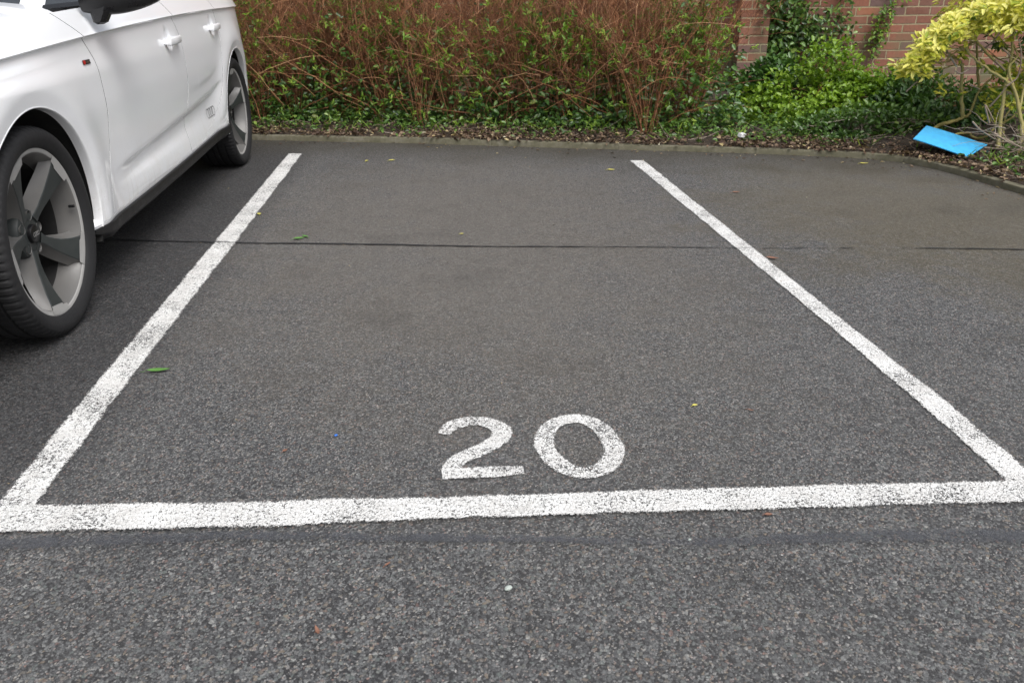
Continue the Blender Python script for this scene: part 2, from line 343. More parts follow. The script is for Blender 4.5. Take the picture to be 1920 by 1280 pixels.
def bedz(x, y, d): 
    return .030+.05*np.clip(d, 0, 1.5)+.012*np.sin(x*7.1+y*3)*np.sin(y*9.3-x*2)+.006*np.sin(x*23+y*17)
def stripe(name, A, B, mat, z=.004, wob=.003, parent=None, step=.02, fray=True):
    """flat stripe between two edge polylines A and B (same count)"""
    A = np.asarray(A, float); B = np.asarray(B, float)
    s = np.r_[0, np.cumsum(np.hypot(*np.diff((A+B)/2, axis=0).T))]; t = np.linspace(0, s[-1], max(3, int(s[-1]/step)))
    a = np.stack([np.interp(t, s, A[:, i]) for i in (0, 1)], 1); b = np.stack([np.interp(t, s, B[:, i]) for i in (0, 1)], 1)
    nr = norm(b-a); k = len(t)
    wa = (np.convolve(rng.normal(0, 1, k+4), np.ones(5)/5, 'valid')*wob)[:, None]; wb = (np.convolve(rng.normal(0, 1, k+4), np.ones(5)/5, 'valid')*wob)[:, None]
    a = a+nr*wa; b = b+nr*wb
    cols_ = [0, .12, .35, .65, .88, 1]; V = []; E = []
    for i in range(k):
        for c in cols_:
            q = a[i]*(1-c)+b[i]*c; V.append((q[0], q[1], z)); E.append(min(1, min(c, 1-c)*2.9))
    n = len(cols_); F = [(i*n+j, i*n+j+1, (i+1)*n+j+1, (i+1)*n+j) for i in range(k-1) for j in range(n-1)]
    o = mesh(name, V, F, mat, parent)
    at = o.data.attributes.new('edge', 'FLOAT', 'POINT'); at.data.foreach_set('value', np.array(E, dtype=np.float32))
    if o.data.polygons[0].normal.z < 0: o.data.flip_normals()
    return o
def G(u, v): return gnd(u, v)[:2]
# base earth to the horizon
tag(mesh('ground', [(-400, -400, -.03), (400, -400, -.03), (400, 400, -.03), (-400, 400, -.03)], [(0, 1, 2, 3)], M['soil']), kind='structure')
park = [(-30, -30), (3.32, -30), (3.32, -3)] + [tuple(p) for p in KL[::-1]][0:] + [(-30, 15.9)]
xs = [tuple(p) for p in KP[::-1][::4]]
poly = [(-30, -30), (3.35, -30)] + [(x+.02*1, y+.01) for x, y in xs] + [(-30, 15.9)]
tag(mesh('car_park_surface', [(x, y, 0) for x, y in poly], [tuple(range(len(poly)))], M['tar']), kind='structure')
# kerb stones: small gaps between lengths
mb = MB(); W_, H_ = .055, .036; i0 = 0; L0 = 30
while i0 < len(KP)-2:
    i1 = min(i0+L0, len(KP)-1); idx = list(range(i0, i1+1)); G_ = []
    jz = random.uniform(-.003, .003); jd = random.uniform(-.004, .004)
    for n_, i in enumerate(idx):
        p = KP[i]; nn = KN[i]; t_ = kt[i]; e = (.001 if n_ == 0 else -.001 if n_ == len(idx)-1 else 0)
        base = (p[0]+t_[0]*e, p[1]+t_[1]*e)
        G_.append([(base[0]+nn[0]*(d+jd), base[1]+nn[1]*(d+jd), z+(jz if z > 0 else 0)) for d, z in ((0, -.02), (0, H_-.008), (.003, H_-.002), (.009, H_), (W_-.008, H_), (W_, H_-.006), (W_, -.02))])
    mb.grid(G_, flip=True)
    for g_ in (G_[0], G_[-1]): mb.add(g_, [tuple(range(7))])
    i0 = i1
tag(smooth_angle(mb.build('kerb', M['kerb'])), kind='structure')
# planting bed soil
S_ = np.arange(0, KS[-1], .10); D_ = np.r_[.05, .09, .15, .25, .4, .6, .8, 1.0, 1.3, 1.7, 2.3, 3.2, 4.5]
Gd = []
for s in S_:
    x, y = kpt(np.full(len(D_), s), D_)
    Gd.append([(a, b, float(bedz(a, b, d))-(.02 if d < .06 else 0)) for a, b, d in zip(x, y, D_)])
mb = MB(); mb.grid(Gd, flip=True); tag(mb.build('planting_bed', M['soil'], smooth=True), kind='structure')

# ------------------------------------------------------------------ painted markings
Ln = tag(stripe('bay_line', [G(540, 289), G(404, 451), G(228, 660), G(64, 860), G(-55, 1003)], [G(568, 289), G(447, 451), G(287, 660), G(136, 860), G(72, 948)], M['line']),
    'worn white painted bay line on the tarmac beside the white car', 'painted line', 'white lines marking the parking bay')
tag(stripe('bay_line', [G(1180, 302), G(1539, 600), G(1717, 754), G(1888, 907)], [G(1208, 302), G(1580, 600), G(1768, 747), G(1968, 917)], M['line']),
    'worn white painted bay line right of the number, ending near the kerb corner', 'painted line', 'white lines marking the parking bay')
tag(stripe('bay_line', [G(-60, 951), G(82, 949), G(500, 942), G(1000, 929), G(1500, 912), G(1885, 905), G(2100, 899)], [G(-60, 1005), G(30, 1003), G(500, 994), G(1000, 973), G(1500, 959), G(1910, 948), G(2100, 943)], M['line'], z=.0075),
    'thick white painted line closing the near end of the bay, in front of the number', 'painted line', 'white lines marking the parking bay')
def marking(name, pts, wid, parent, mat=None):
    """stroke along image points lying on the ground; wid in metres"""
    P = np.array([G(*p) for p in pts]); s = np.r_[0, np.cumsum(np.hypot(*np.diff(P, axis=0).T))]
    # catmull-rom resample
    t = np.linspace(0, len(P)-1, len(P)*8); out = []
    closed = np.allclose(P[0], P[-1])
    for q in t:
        i = min(int(q), len(P)-2); f = q-i
        p1, p2 = P[i], P[i+1]
        p0 = P[i-1] if i > 0 else (P[-2] if closed else 2*p1-p2); p3 = P[i+2] if i+2 < len(P) else (P[1] if closed else 2*p2-p1)
        out.append(.5*((2*p1)+(-p0+p2)*f+(2*p0-5*p1+4*p2-p3)*f*f+(-p0+3*p1-3*p2+p3)*f**3))
    C = np.array(out); T = norm(np.gradient(C, axis=0))
    if closed: T[0] = T[-1] = norm(T[0]+T[-1])
    Nn = np.stack([-T[:, 1], T[:, 0]], 1); wv = np.interp(np.linspace(0, 1, len(C)), np.linspace(0, 1, len(wid)), wid)[:, None]/2*(1.07 if mat is M['digit'] else 1.45 if mat is M['band'] else 1)
    return stripe(name, C+Nn*wv, C-Nn*wv, mat or M['line'], parent=parent, wob=.0018 if mat is M['digit'] else .004, step=.008)
num = empty('bay_number', (gnd(990, 840)[0], gnd(990, 840)[1], 0)); tag(num, 'white hand painted number 20 worn into the tarmac at the near end of the bay', 'painted number')
def reparent(o, root): o.parent = root; o.matrix_parent_inverse = Matrix.Translation(root.location).inverted(); return o
def G2(u, v): return (u, v)
d2 = []
# digit 2 : two strokes (hook + diagonal, then foot), digit 0 closed loop
a = marking('two', [(831, 816), (846, 801), (874, 792), (908, 792), (938, 806), (936, 825), (900, 846), (862, 862), (842, 888)], [.036, .048, .049, .050, .053, .053, .051, .050, .044], None, M['digit'])
b = marking('two_foot', [(829, 893), (865, 890), (910, 888), (950, 886), (982, 884)], [.042, .045, .046, .045, .036], None, M['digit'])
b.data.transform(Matrix.Translation((0, 0, .0012)))
z0 = marking('zero', [(1020, 836), (1034, 800), (1078, 786), (1122, 801), (1151, 843), (1136, 876), (1095, 888), (1048, 872), (1020, 836)], [.052, .049, .047, .050, .054, .051, .049, .051, .052], None, M['digit'])
# join the two strokes of the 2 into one mesh
def join(objs, name, parent):
    V = []; F = []; E = []
    for o in objs:
        b_ = len(V); V += [tuple(v.co) for v in o.data.vertices]; F += [tuple(b_+i for i in p.vertices) for p in o.data.polygons]; E += [d.value for d in o.data.attributes['edge'].data]
    r = mesh(name, [(x-parent.location.x, y-parent.location.y, z) for x, y, z in V], F, objs[0].data.materials[0], parent)
    at = r.data.attributes.new('edge', 'FLOAT', 'POINT'); at.data.foreach_set('value', np.array(E, dtype=np.float32))
    for o in objs: me = o.data; bpy.data.objects.remove(o); bpy.data.meshes.remove(me)
    return r
join([a, b], 'digit_two', num); join([z0], 'digit_zero', num)
# bitumen joints
tag(marking('tarmac_joint', [(130, 449), (190, 450), (450, 456), (620, 458), (750, 460), (900, 463), (1050, 463.5), (1200, 464), (1400, 466), (1600, 466)], [.012, .018, .016, .02, .024, .016, .013, .010, .006, .005], None, M['seal']), kind='structure')
tag(marking('tarmac_joint', [(1690, 466), (1800, 467), (2000, 470)], [.006, .016, .018], None, M['seal']), kind='structure')
tag(marking('tarmac_band', [(-60, 1027), (120, 1018), (300, 1010), (500, 1006), (700, 1009), (1000, 1012)], [.055, .052, .045, .04, .035, .03], None, M['band']), kind='structure')
tag(marking('tarmac_band', [(1000, 1012), (1300, 1018), (1500, 1013), (1750, 1005), (2050, 1008)], [.03, .032, .045, .06, .06], None, M['band']), kind='structure')

# ------------------------------------------------------------------ brick wall
WA = radians(-8); wp = atY(1600, 60, 7.8); wdir = np.array([cos(WA), sin(WA)])
wall = empty('brick_wall', (wp[0], wp[1], 0)); wall.rotation_euler = (0, 0, WA); tag(wall, 'red brick boundary wall with a pier, behind the shrubs and hedge', 'wall')
def lbox(name, x0, x1, y0, y1, z0, z1, mat, parent):
    m_ = MB(); m_.box(((x0+x1)/2, (y0+y1)/2, (z0+z1)/2), (x1-x0, y1-y0, z1-z0), bev=0); return m_.build(name, mat, parent)
lbox('wall_panel', -13, 9, 0, .22, -.1, 2.1, M['brick'], wall)
pa = atY(1384, 60, 7.8); # pier: left edge in the photo
px0 = (pa[0]-wp[0])*wdir[0]+(pa[1]-wp[1])*wdir[1]
lbox('pier', px0, px0+.26, -.22, -.002, -.1, 2.1, M['brick'], wall)
lbox('pier', px0+3.4, px0+3.73, -.11, -.002, -.1, 2.1, M['brick'], wall)
lbox('pier', px0-3.07, px0-2.74, -.11, -.002, -.1, 2.1, M['brick'], wall)
lbox('coping', -13, 9, -.03, .25, 2.102, 2.18, M['kerb'], wall)
def wallpt(x, z, off=0.): # local wall coordinates -> world
    return np.array([wp[0]+wdir[0]*x+wdir[1]*off, wp[1]+wdir[1]*x-wdir[0]*off, z])
def wally(x): return wp[1]+(x-wp[0])*math.tan(WA)

# ------------------------------------------------------------------ vegetation
def rel(root, V): return np.asarray(V)-np.array(root.location)
def tube_obj(name, paths, radii, mat, root, sides=4):
    V, F = tubes([np.asarray(p) for p in paths], radii, sides)
    r = np.concatenate([np.full((len(p)-1)*sides, rng.random()) for p in paths])
    return mesh(name, rel(root, V), F, mat, root, True, None, r)
# --- the hedge of bare reddish stems
hx0, hx1 = s_at_x(-4.6), s_at_x(1.74)
hedge = empty('hedge', (-.8, 7.0, .05)); tag(hedge, 'hedge of bare reddish brown stems with small fresh green sprigs', 'hedge')
paths = []; rad = []; tips = []
def wander(p, d, L, k, jit, grav=0.):
    P = [p.copy()]; d = d/np.linalg.norm(d)
    for i in range(k):
        d = d+rng.normal(0, jit, 3); d[2] += grav; d /= np.linalg.norm(d); P.append(P[-1]+d*L/k)
    return np.array(P), d
nst = 150
for c in range(nst):
    s = hx0+(hx1-hx0)*(c+rng.random())/nst; d = rng.choice([.62, .85, 1.1, 1.4])+rng.normal(0, .09)
    x, y = kpt(s, d); z = float(bedz(x, y, d))
    for k in range(rng.integers(17, 28)):
        a = rng.random()*2*pi; r = rng.random()**.5*.07
        lean = rng.normal(0, .17, 2)+np.array([cos(a), sin(a)])*rng.random()*.22
        P, dd = wander(np.array([x+cos(a)*r, y+sin(a)*r, z]), np.array([lean[0], lean[1], 1.]), rng.uniform(.75, 1.5), 6, .12)
        r0 = rng.choice([.0018, .0026, .0036, .0055], p=[.42, .34, .17, .07]); paths.append(P); rad.append((r0, r0*.4))
        for t in range(rng.integers(5, 10)):
            i = rng.integers(2, 6); f = rng.random(); b0 = P[i]*(1-f)+P[min(i+1, 6)]*f
            aa = rng.random()*2*pi; Q, e = wander(b0, np.array([cos(aa)*.6, sin(aa)*.6, rng.uniform(.4, 1.3)]), rng.uniform(.10, .36), 3, .3)
            paths.append(Q); rad.append((.0016, .0008)); tips.append((Q[-1], e)); 
            if rng.random() < .3: tips.append((Q[1], e))
# arching and fallen stems
for k in range(330):
    s = rng.uniform(hx0, hx1); x, y = kpt(s, rng.uniform(.5, 1.0)); a = rng.choice([-1, 1])
    P, dd = wander(np.array([x, y, rng.uniform(.05, .6)]), np.array([a*rng.uniform(.4, 1), -rng.random()*.5, rng.uniform(.2, 1)]), rng.uniform(.4, 1.0), 7, .16, -.10)
    paths.append(P); rad.append((.0036, .0015))
tube_obj('stems', paths, rad, M['stem'], hedge, 3)
def sprigs(name, pts, dirs, nl, L, W, mat, root, spread=.9, rnd=None, fold=.2):
    n = len(pts); pts = np.repeat(np.asarray(pts), nl, 0); dirs = np.repeat(norm(np.asarray(dirs)), nl, 0)
    D = norm(dirs*.55+rng.normal(0, spread*.55, (n*nl, 3))); N = norm(np.array([0, 0, 1.])+rng.normal(0, .35, (n*nl, 3))+np.array([0, -.25, 0]))
    ll = rng.uniform(.65, 1.2, n*nl)*L; cl = np.repeat(rng.random(n), nl) if rnd is None else np.repeat(rnd, nl)
    return leafobj(name, rel(root, pts-dirs*rng.random((n*nl, 1))*L*.8), D, N, ll, ll*W, mat, root, fold=fold, rnd=np.clip(cl*.7+rng.random(n*nl)*.3, 0, 1))
tp = np.array([t[0] for t in tips]); td = np.array([t[1] for t in tips])
lump = np.sin(tp[:, 0]*3.1+1)*np.sin(tp[:, 2]*5+tp[:, 0]*2.2)+rng.normal(0, .5, len(tp))
fr = np.array([.62+.0*p[0] for p in tp])
sel = (lump > -.1) & (rng.random(len(tp)) < np.clip(.62-.38*tp[:, 2], .14, .6))
sprigs('foliage', tp[sel], td[sel], 8, .042, .36, M['g_fresh'], hedge)
# broad darker leaves low in the hedge
n = 11500; s = rng.uniform(hx0, hx1+.28, n); d = .50+rng.random(n)**1.3*.8; x, y = kpt(s, d)
lumpz = .39+.13*np.sin(s*2.3)+.12*np.sin(s*5.1+1)
z = .05+np.abs(rng.normal(0, 1, n))*lumpz*np.clip((d-.3)*2.2, .25, 1)*np.where(s > hx1, .55, 1)
P = np.stack([x, y, z], 1)
D = rdir(n, -.1); N = norm(np.array([0, -.5, 1.])+rng.normal(0, .45, (n, 3))); ll = rng.uniform(.028, .062, n)
leafobj('low_leaves', rel(hedge, P), D, N, ll, ll*.62, M['g_dark'], hedge, rnd=np.clip(rng.random(n)*.97+.015*0, 0, 1))
n = 1500; s = rng.uniform(hx0, hx1+.2, n); d = .40+rng.random(n)*.6; x, y = kpt(s, d); z = .08+rng.random(n)**1.3*.75
sprigs('sprouts', np.stack([x, y, z], 1), rdir(n, .9), 8, .040, .30, M['g_fresh'], hedge, rnd=.35+rng.random(n)*.65)

# --- leafy mound shrub against the wall
def mound(name, label, c, R3, n, L, Wd, mat, nstem, stemmat, cat='shrub', shell=.55, inner=None, group=None):
    root = empty(name, (c[0], c[1], .04)); tag(root, label, cat, group)
    # uneven outline: a handful of lobes
    k = 16; lob = rng.normal(0, 1, (k, 3)); lob[:, 2] = np.abs(lob[:, 2]); lob = norm(lob)*rng.uniform(.35, .8, (k, 1)); lr = rng.uniform(.25, .42, k)
    tips_ = []; which = rng.integers(0, k, n); dd = norm(rng.normal(0, 1, (n, 3))); rr = rng.uniform(shell, 1.08, n)[:, None]
    P = (lob[which]+dd*rr*lr[which][:, None])*np.array(R3); P[:, 2] = np.abs(P[:, 2])
    out = norm(P/np.array(R3)+1e-6)
    P = P+np.array([c[0], c[1], .05])
    D = norm(out*.5+rng.normal(0, .6, (n, 3))); N = norm(out*.6+np.array([0, 0, .9])+rng.normal(0, .35, (n, 3))); ll = rng.uniform(.7, 1.2, n)*L
    ll = ll*rng.choice([.7, 1, 1.25], n); lobt = .12+rng.random(k)*.40; rn = np.clip(lobt[which]+rng.random(n)*.42+.10*(rr[:, 0]-.8), 0, 1)
    leafobj('foliage', rel(root, P), D, N, ll, ll*Wd, mat, root, rnd=rn)
    ps = []; rs = []
    for i in range(nstem):
        j = rng.integers(0, k); e = np.array([c[0], c[1], .05])+lob[j]*np.array(R3)*rng.uniform(.9, 1.25)
        b0 = np.array([c[0]+rng.normal(0, R3[0]*.3), c[1]+rng.normal(0, R3[1]*.3), .03]); t = np.linspace(0, 1, 6)[:, None]
        q = b0*(1-t)+e*t+rng.normal(0, .018, (6, 3)); q[:, 2] += (np.sin(t*pi)*.05)[:, 0]; q[:, 2] = np.maximum(q[:, 2], .03)
        ps.append(q); rs.append((.005, .0015))
    tube_obj('stems', ps, rs, stemmat, root, 4)
    return root
c1 = atY(1545, 190, 6.15)
mound('green_shrub', 'rounded shrub with bright lime green leaves against the brick wall', (c1[0], 6.2), (.86, .42, .60), 9800, .036, .72, M['g_lime'], 70, M['stem'])
c2 = atY(1462, 200, 6.35)
mound('dark_shrub', 'low dark green leafy shrub at the foot of the brick pier', (c2[0], 6.45), (.36, .30, .50), 2600, .050, .68, M['g_dark'], 24, M['stem'])
c3 = atY(1740, 190, 5.9)
mound('dark_shrub', 'dark glossy evergreen shrub behind the blue board and yellow shrub', (c3[0]+.15, 5.95), (.62, .40, .46), 4200, .055, .42, M['g_dark'], 36, M['stem'])
c4 = atY(1640, 260, 5.4)
mound('bramble', 'tangled low bramble with small leaves spilling toward the kerb', (c4[0], 5.62), (.66, .24, .20), 2200, .036, .68, M['g_ivy'], 60, M['dead'])

# --- climbers on the wall
def climber(label, strands, n, L, W, mat, spread):
    root = empty('climbing_plant', tuple(wallpt(strands[0][0][0], .05, .05))); tag(root, label, 'climber')
    ps = []; rs = []; PP = []
    for st in strands:
        q = np.array([wallpt(x, z, .02+abs(rng.normal(0, .015))+(.21 if px0-.02 < x < px0+.34 else 0)) for x, z in st])
        t = np.linspace(0, len(q)-1, len(q)*5); q2 = np.stack([np.interp(t, np.arange(len(q)), q[:, i]) for i in range(3)], 1)+rng.normal(0, .010, (len(t), 3))
        ps.append(q2); rs.append((.0035, .0018)); m_ = int(n/len(strands)); idx = rng.integers(0, len(q2), m_)
        jit = rng.normal(0, spread, (m_, 3)); jit[:, 1] = -np.abs(jit[:, 1])*.6; PP.append(q2[idx]+jit)
    PP = np.concatenate(PP); m_ = len(PP)
    tube_obj('stems', ps, rs, M['stem'], root, 4)
    D = norm(rng.normal(0, .6, (m_, 3))+np.array([0, -.35, -.2])); N = norm(np.array([0, -.8, .6])+rng.normal(0, .35, (m_, 3))); ll = rng.uniform(.7, 1.2, m_)*L
    leafobj('foliage', rel(root, PP), D, N, ll, ll*W, mat, root)
def wl(u, v):   # photo pixel to wall-local (x,z), wall face
    d = _ray(u, v); # intersect plane
    nn = np.array([-wdir[1], wdir[0], 0]); t = ((np.array([wp[0], wp[1], 0])-CC) @ nn)/(d @ nn); P = CC+d*t
    return ((P[0]-wp[0])*wdir[0]+(P[1]-wp[1])*wdir[1], P[2])
def ext(a): return [a[0]]+a[1:]
climber('ivy with dark green leaves climbing the brick pier', [[wl(1452, 150), wl(1446, 90), wl(1458, 50), wl(1440, 0), (wl(1450, 0)[0], 1.4)], [wl(1476, 150), wl(1468, 70), wl(1468, 30), (wl(1470, 30)[0], 1.5)], [wl(1455, 190), wl(1450, 100), wl(1460, 30), (wl(1460, 10)[0]+.1, 1.3)]], 900, .055, .75, M['g_ivy'], .085)
climber('climber with narrow green leaves on the brick wall beside the ivy covered pier', [[wl(1560, 120), wl(1530, 60), wl(1505, 20), (wl(1500, 0)[0], 1.2)], [wl(1570, 100), wl(1558, 60), wl(1580, 10), (wl(1590, 0)[0], 1.3)], [wl(1530, 100), wl(1520, 60), wl(1500, 40)]], 620, .05, .6, M['g_ivy'], .075)
climber('thin sparse climber with light green leaves on open brickwork', [[wl(1610, 110), wl(1640, 60), wl(1655, 30), wl(1680, 0), (wl(1690, 0)[0], 1.2)], [wl(1625, 100), wl(1655, 65), wl(1668, 20), (wl(1660, 0)[0], 1.1)], [wl(1640, 85), wl(1645, 60), wl(1655, 20)]], 230, .040, .6, M['g_fresh'], .04)

# --- yellow leaved shrub at the right
yb = atY(1898, 285, 4.85)
ysh = empty('yellow_shrub', (yb[0], 4.9, .05)); tag(ysh, 'tall shrub with bright yellow rosettes of leaves on bare yellowish branches', 'shrub')
def zp(x, y, Y): return atY(1680+x/3.767, y/3.767, Y)
limbs = [
 ([(860, 1080, 4.75), (890, 940, 4.8), (870, 780, 4.85), (830, 620, 4.9), (770, 570, 4.9), (640, 480, 4.95), (570, 430, 5.0), (490, 340, 5.0)], .013, .006),
 ([(720, 1060, 4.85), (735, 900, 4.9), (770, 620, 4.95), (800, 500, 5.0), (820, 330, 5.0), (830, 200, 5.0)], .014, .006),
 ([(240, 925, 5.25), (300, 890, 5.25), (360, 868, 5.2), (430, 850, 5.2), (480, 825, 5.2), (520, 800, 5.2), (590, 640, 5.2), (690, 540, 5.2)], .014, .006),
 ([(470, 825, 5.2), (465, 640, 5.2), (468, 470, 5.2), (420, 410, 5.2), (320, 350, 5.15)], .013, .005),
 ([(590, 640, 5.2), (575, 480, 5.2), (568, 330, 5.15), (550, 240, 5.1)], .009, .005),
 ([(380, 960, 5.1), (500, 940, 5.1), (560, 975, 5.05), (640, 965, 5.0), (700, 900, 5.0), (870, 800, 5.05), (960, 700, 5.1)], .008, .006),
 ([(770, 500, 5.0), (640, 370, 5.0), (560, 280, 5.0), (545, 200, 5.0)], .009, .005),
 ([(830, 620, 4.9), (800, 480, 4.95), (860, 390, 5.0), (820, 300, 5.0)], .008, .004),
 ([(870, 780, 4.85), (900, 640, 4.9), (960, 480, 4.95), (980, 300, 5.0)], .009, .005),
 ([(600, 640, 5.2), (680, 620, 5.1), (780, 605, 5.0)], .005, .004), ([(480, 455, 5.2), (380, 470, 5.2), (270, 520, 5.15), (240, 540, 5.1)], .005, .003),
 ([(760, 1070, 4.95), (755, 950, 5.), (770, 830, 5.05), (850, 700, 5.1), (920, 600, 5.2)], .007, .004),
 ([(850, 1080, 4.7), (960, 950, 4.75), (1100, 700, 4.8), (1150, 400, 4.9), (1120, 200, 5.0)], .013, .006), ([(900, 1000, 5.), (1050, 800, 5.2), (1250, 500, 5.3), (1300, 200, 5.3)], .012, .006),
]
def smoothpath(P, k=5):
    P = np.array(P); t = np.linspace(0, len(P)-1, (len(P)-1)*k+1); out = []
    for q in t:
        i = min(int(q), len(P)-2); f = q-i; p1, p2 = P[i], P[i+1]; p0 = P[i-1] if i else 2*p1-p2; p3 = P[i+2] if i+2 < len(P) else 2*p2-p1
        out.append(.5*(2*p1+(p2-p0)*f+(2*p0-5*p1+4*p2-p3)*f*f+(3*p1-p0-3*p2+p3)*f**3))
    return np.array(out)
for pts, r0, r1 in limbs:
    q = smoothpath([zp(*p) for p in pts]); q += rng.normal(0, .002, q.shape)
    V, F = tubes([q], [(r0, r1)], 7); mesh('branch', rel(ysh, V), F, M['ybark'], ysh, True, None, np.full(len(F), rng.random()))
# canopy: rosettes on a lumpy dome shell; dome centre right of the frame edge
yc = np.array([4.28, 5.10, .72]); yR = np.array([1.02, .75, .50])
n = 1100; v = norm(rng.normal(0, 1, (n, 3))+np.array([0, 0, .25])); v = v[(v[:, 2] > .10)]; n = len(v)
lump = 1+.10*np.sin(v[:, 0]*7+1)+.08*np.sin(v[:, 1]*9+v[:, 2]*6); P = yc+v*yR*lump[:, None]*rng.uniform(.80, 1.03, n)[:, None]
extra = np.array([zp(60, 480, 5.1), zp(170, 450, 5.1), zp(200, 530, 5.05), zp(260, 400, 5.05), zp(150, 300, 5.05), zp(120, 520, 5.1), zp(210, 260, 5.), zp(90, 500, 5.1), zp(300, 340, 5.05),
  zp(230, 480, 5.1), zp(270, 300, 5.0), zp(350, 200, 5.), zp(640, 190, 5.0), zp(560, 240, 5.), zp(500, 270, 5.), zp(760, 290, 5.), zp(860, 220, 4.95), zp(450, 230, 5.), zp(330, 270, 5.)])
bandc = np.array([(60, 480), (130, 440), (180, 400), (230, 340), (290, 270), (350, 215), (420, 180), (500, 150), (600, 110), (700, 85), (800, 70), (900, 70), (1100, 60), (1300, 60)], float)
bt = rng.random(260)**.85*13; bx = np.interp(bt, range(14), bandc[:, 0])+rng.normal(0, 22, 260); by_ = np.interp(bt, range(14), bandc[:, 1])+rng.uniform(-1, 1, 260)*np.interp(bt, [0, 4, 13], [45, 80, 120])+22
extra = np.concatenate([extra, np.array([zp(a_, b_, 5.05+rng.uniform(-.22, .30)) for a_, b_ in zip(bx, by_)])])
lowy = np.array([zp(480, 390, 5.15), zp(620, 480, 5.15), zp(720, 480, 5.1), zp(310, 570, 5.15), zp(320, 640, 5.15), zp(430, 660, 5.2), zp(690, 670, 5.05), zp(800, 740, 5.0), zp(690, 780, 5.05), zp(860, 760, 4.95), zp(720, 690, 5.), zp(450, 400, 5.15), zp(860, 600, 5.1)])
def rosettes(name, C, out, nl, L, W, mat, root, rn):
    n = len(C); Cc = np.repeat(C, nl, 0); O = np.repeat(norm(out), nl, 0); a = rng.random(n*nl)*2*pi
    A = norm(np.cross(O, np.array([.3, .9, .2]))); B = np.cross(O, A); tilt = rng.uniform(.05, .75, n*nl)[:, None]
    D = norm((np.cos(a)[:, None]*A+np.sin(a)[:, None]*B)+O*tilt); ll = rng.uniform(.7, 1.15, n*nl)*L
    return leafobj(name, rel(root, Cc+D*.006+rng.normal(0, .010, Cc.shape)), D, O, ll, ll*W, mat, root, fold=.12, droop=.22, rnd=np.clip(np.repeat(rn, nl)+rng.normal(0, .22, n*nl), 0, 1), wide=.5)
rosettes('foliage', np.concatenate([P, extra]), np.concatenate([norm(v*[1, 1, 1.2]+[0, 0, .6]), np.tile([-.3, -.5, .8], (len(extra), 1))]), 10, .055, .40, M['g_yel'], ysh, rng.uniform(.4, .95, n+len(extra)))
lowy = np.concatenate([lowy, np.array([zp(rng.uniform(600, 1150), rng.uniform(430, 860), rng.uniform(4.95, 5.35)) for _ in range(44)])])
rosettes('lower_foliage', lowy, np.tile([-.1, -.6, .8], (len(lowy), 1)), 11, .052, .38, M['g_yel'], ysh, rng.uniform(.05, .5, len(lowy)))
# shaded inner green leaves under the canopy
n = 260; v = norm(rng.normal(0, 1, (n, 3))); P = yc+v*yR*np.array([.8, .8, .62])+np.array([0, .1, .12]); P = P[P[:, 2] > .62]
sprigs('inner_foliage', P, rdir(len(P), .2), 7, .05, .4, M['g_ivy'], ysh)
tw = []; tr_ = []
for C_ in extra[:12]:
    e = zp(430, 420, 5.15) if rng.random() < .5 else zp(560, 300, 5.05); t = np.linspace(0, 1, 7)[:, None]; tw.append(C_*t+e*(1-t)+rng.normal(0, .008, (7, 3))); tr_.append((.0035, .002))
for i in range(70):
    v_ = norm(rng.normal(0, 1, 3)+np.array([0, 0, .4])); e = yc+v_*yR*.9; s0 = yc+np.array([v_[0]*.45, v_[1]*.35, -.25+abs(v_[2])*.2]); t = np.linspace(0, 1, 7)[:, None]; tw.append(s0*(1-t)+e*t+rng.normal(0, .014, (7, 3))); tr_.append((.006, .002))
tube_obj('twigs', tw, tr_, M['ybark'], ysh, 5)
dead = [[(780, 610, 4.8), (860, 540, 4.8), (885, 400, 4.8), (870, 280, 4.85)], [(660, 755, 4.85), (720, 690, 4.82), (790, 600, 4.8)], [(430, 470, 5.1), (370, 380, 5.1), (360, 330, 5.1), (380, 260, 5.05)],
 [(690, 940, 4.7), (760, 985, 4.65), (820, 1020, 4.6), (920, 1060, 4.5)], [(540, 860, 4.9), (600, 920, 4.85), (700, 985, 4.8)], [(620, 1045, 4.7), (760, 1055, 4.7), (900, 1060, 4.7)], [(510, 490, 5.), (460, 520, 5.), (415, 500, 5.)], [(520, 595, 5.), (590, 630, 5.)], [(70, 650, 5.2), (150, 575, 5.2)],
 [(600, 360, 5.05), (680, 300, 5.), (750, 210, 4.95)], [(700, 430, 4.95), (770, 500, 4.95)], [(750, 340, 4.95), (810, 400, 4.95)], [(660, 870, 4.8), (630, 740, 4.8), (690, 850, 4.8)]]
for q in dead: tube_obj('dead_twig', [smoothpath([zp(*p) for p in q])], [(.006, .003)], M['dead'], ysh, 5)
# heap of dead twigs at the foot
ht = empty('twig_heap', (yb[0]+.1, 4.6, .05)); tag(ht, 'tangle of broken dead twigs under the yellow shrub, beside the blue board', 'twigs', kind=None)
ps = []; rs = []
for i in range(170):
    b0 = np.array([yb[0]+rng.normal(.05, .28), 4.62+rng.normal(0, .22), rng.uniform(.05, .22)]); b0[0] = max(b0[0], 3.42)
    q, e = wander(b0, rng.normal(0, 1, 3)*np.array([1, 1, .35]), rng.uniform(.12, .4), 5, .25); q[:, 2] = np.maximum(q[:, 2], .05); ps.append(q); rs.append((rng.uniform(.0015, .005), .001))
tube_obj('twigs', ps, rs, M['dead'], ht, 4)

bc = gnd(1780, 272, .07)
def offboard(x, y):   # plants do not grow through the board
    dx, dy = x-bc[0], y-bc[1]; return (np.abs(dx) > .20) | (np.abs(dy) > .34)
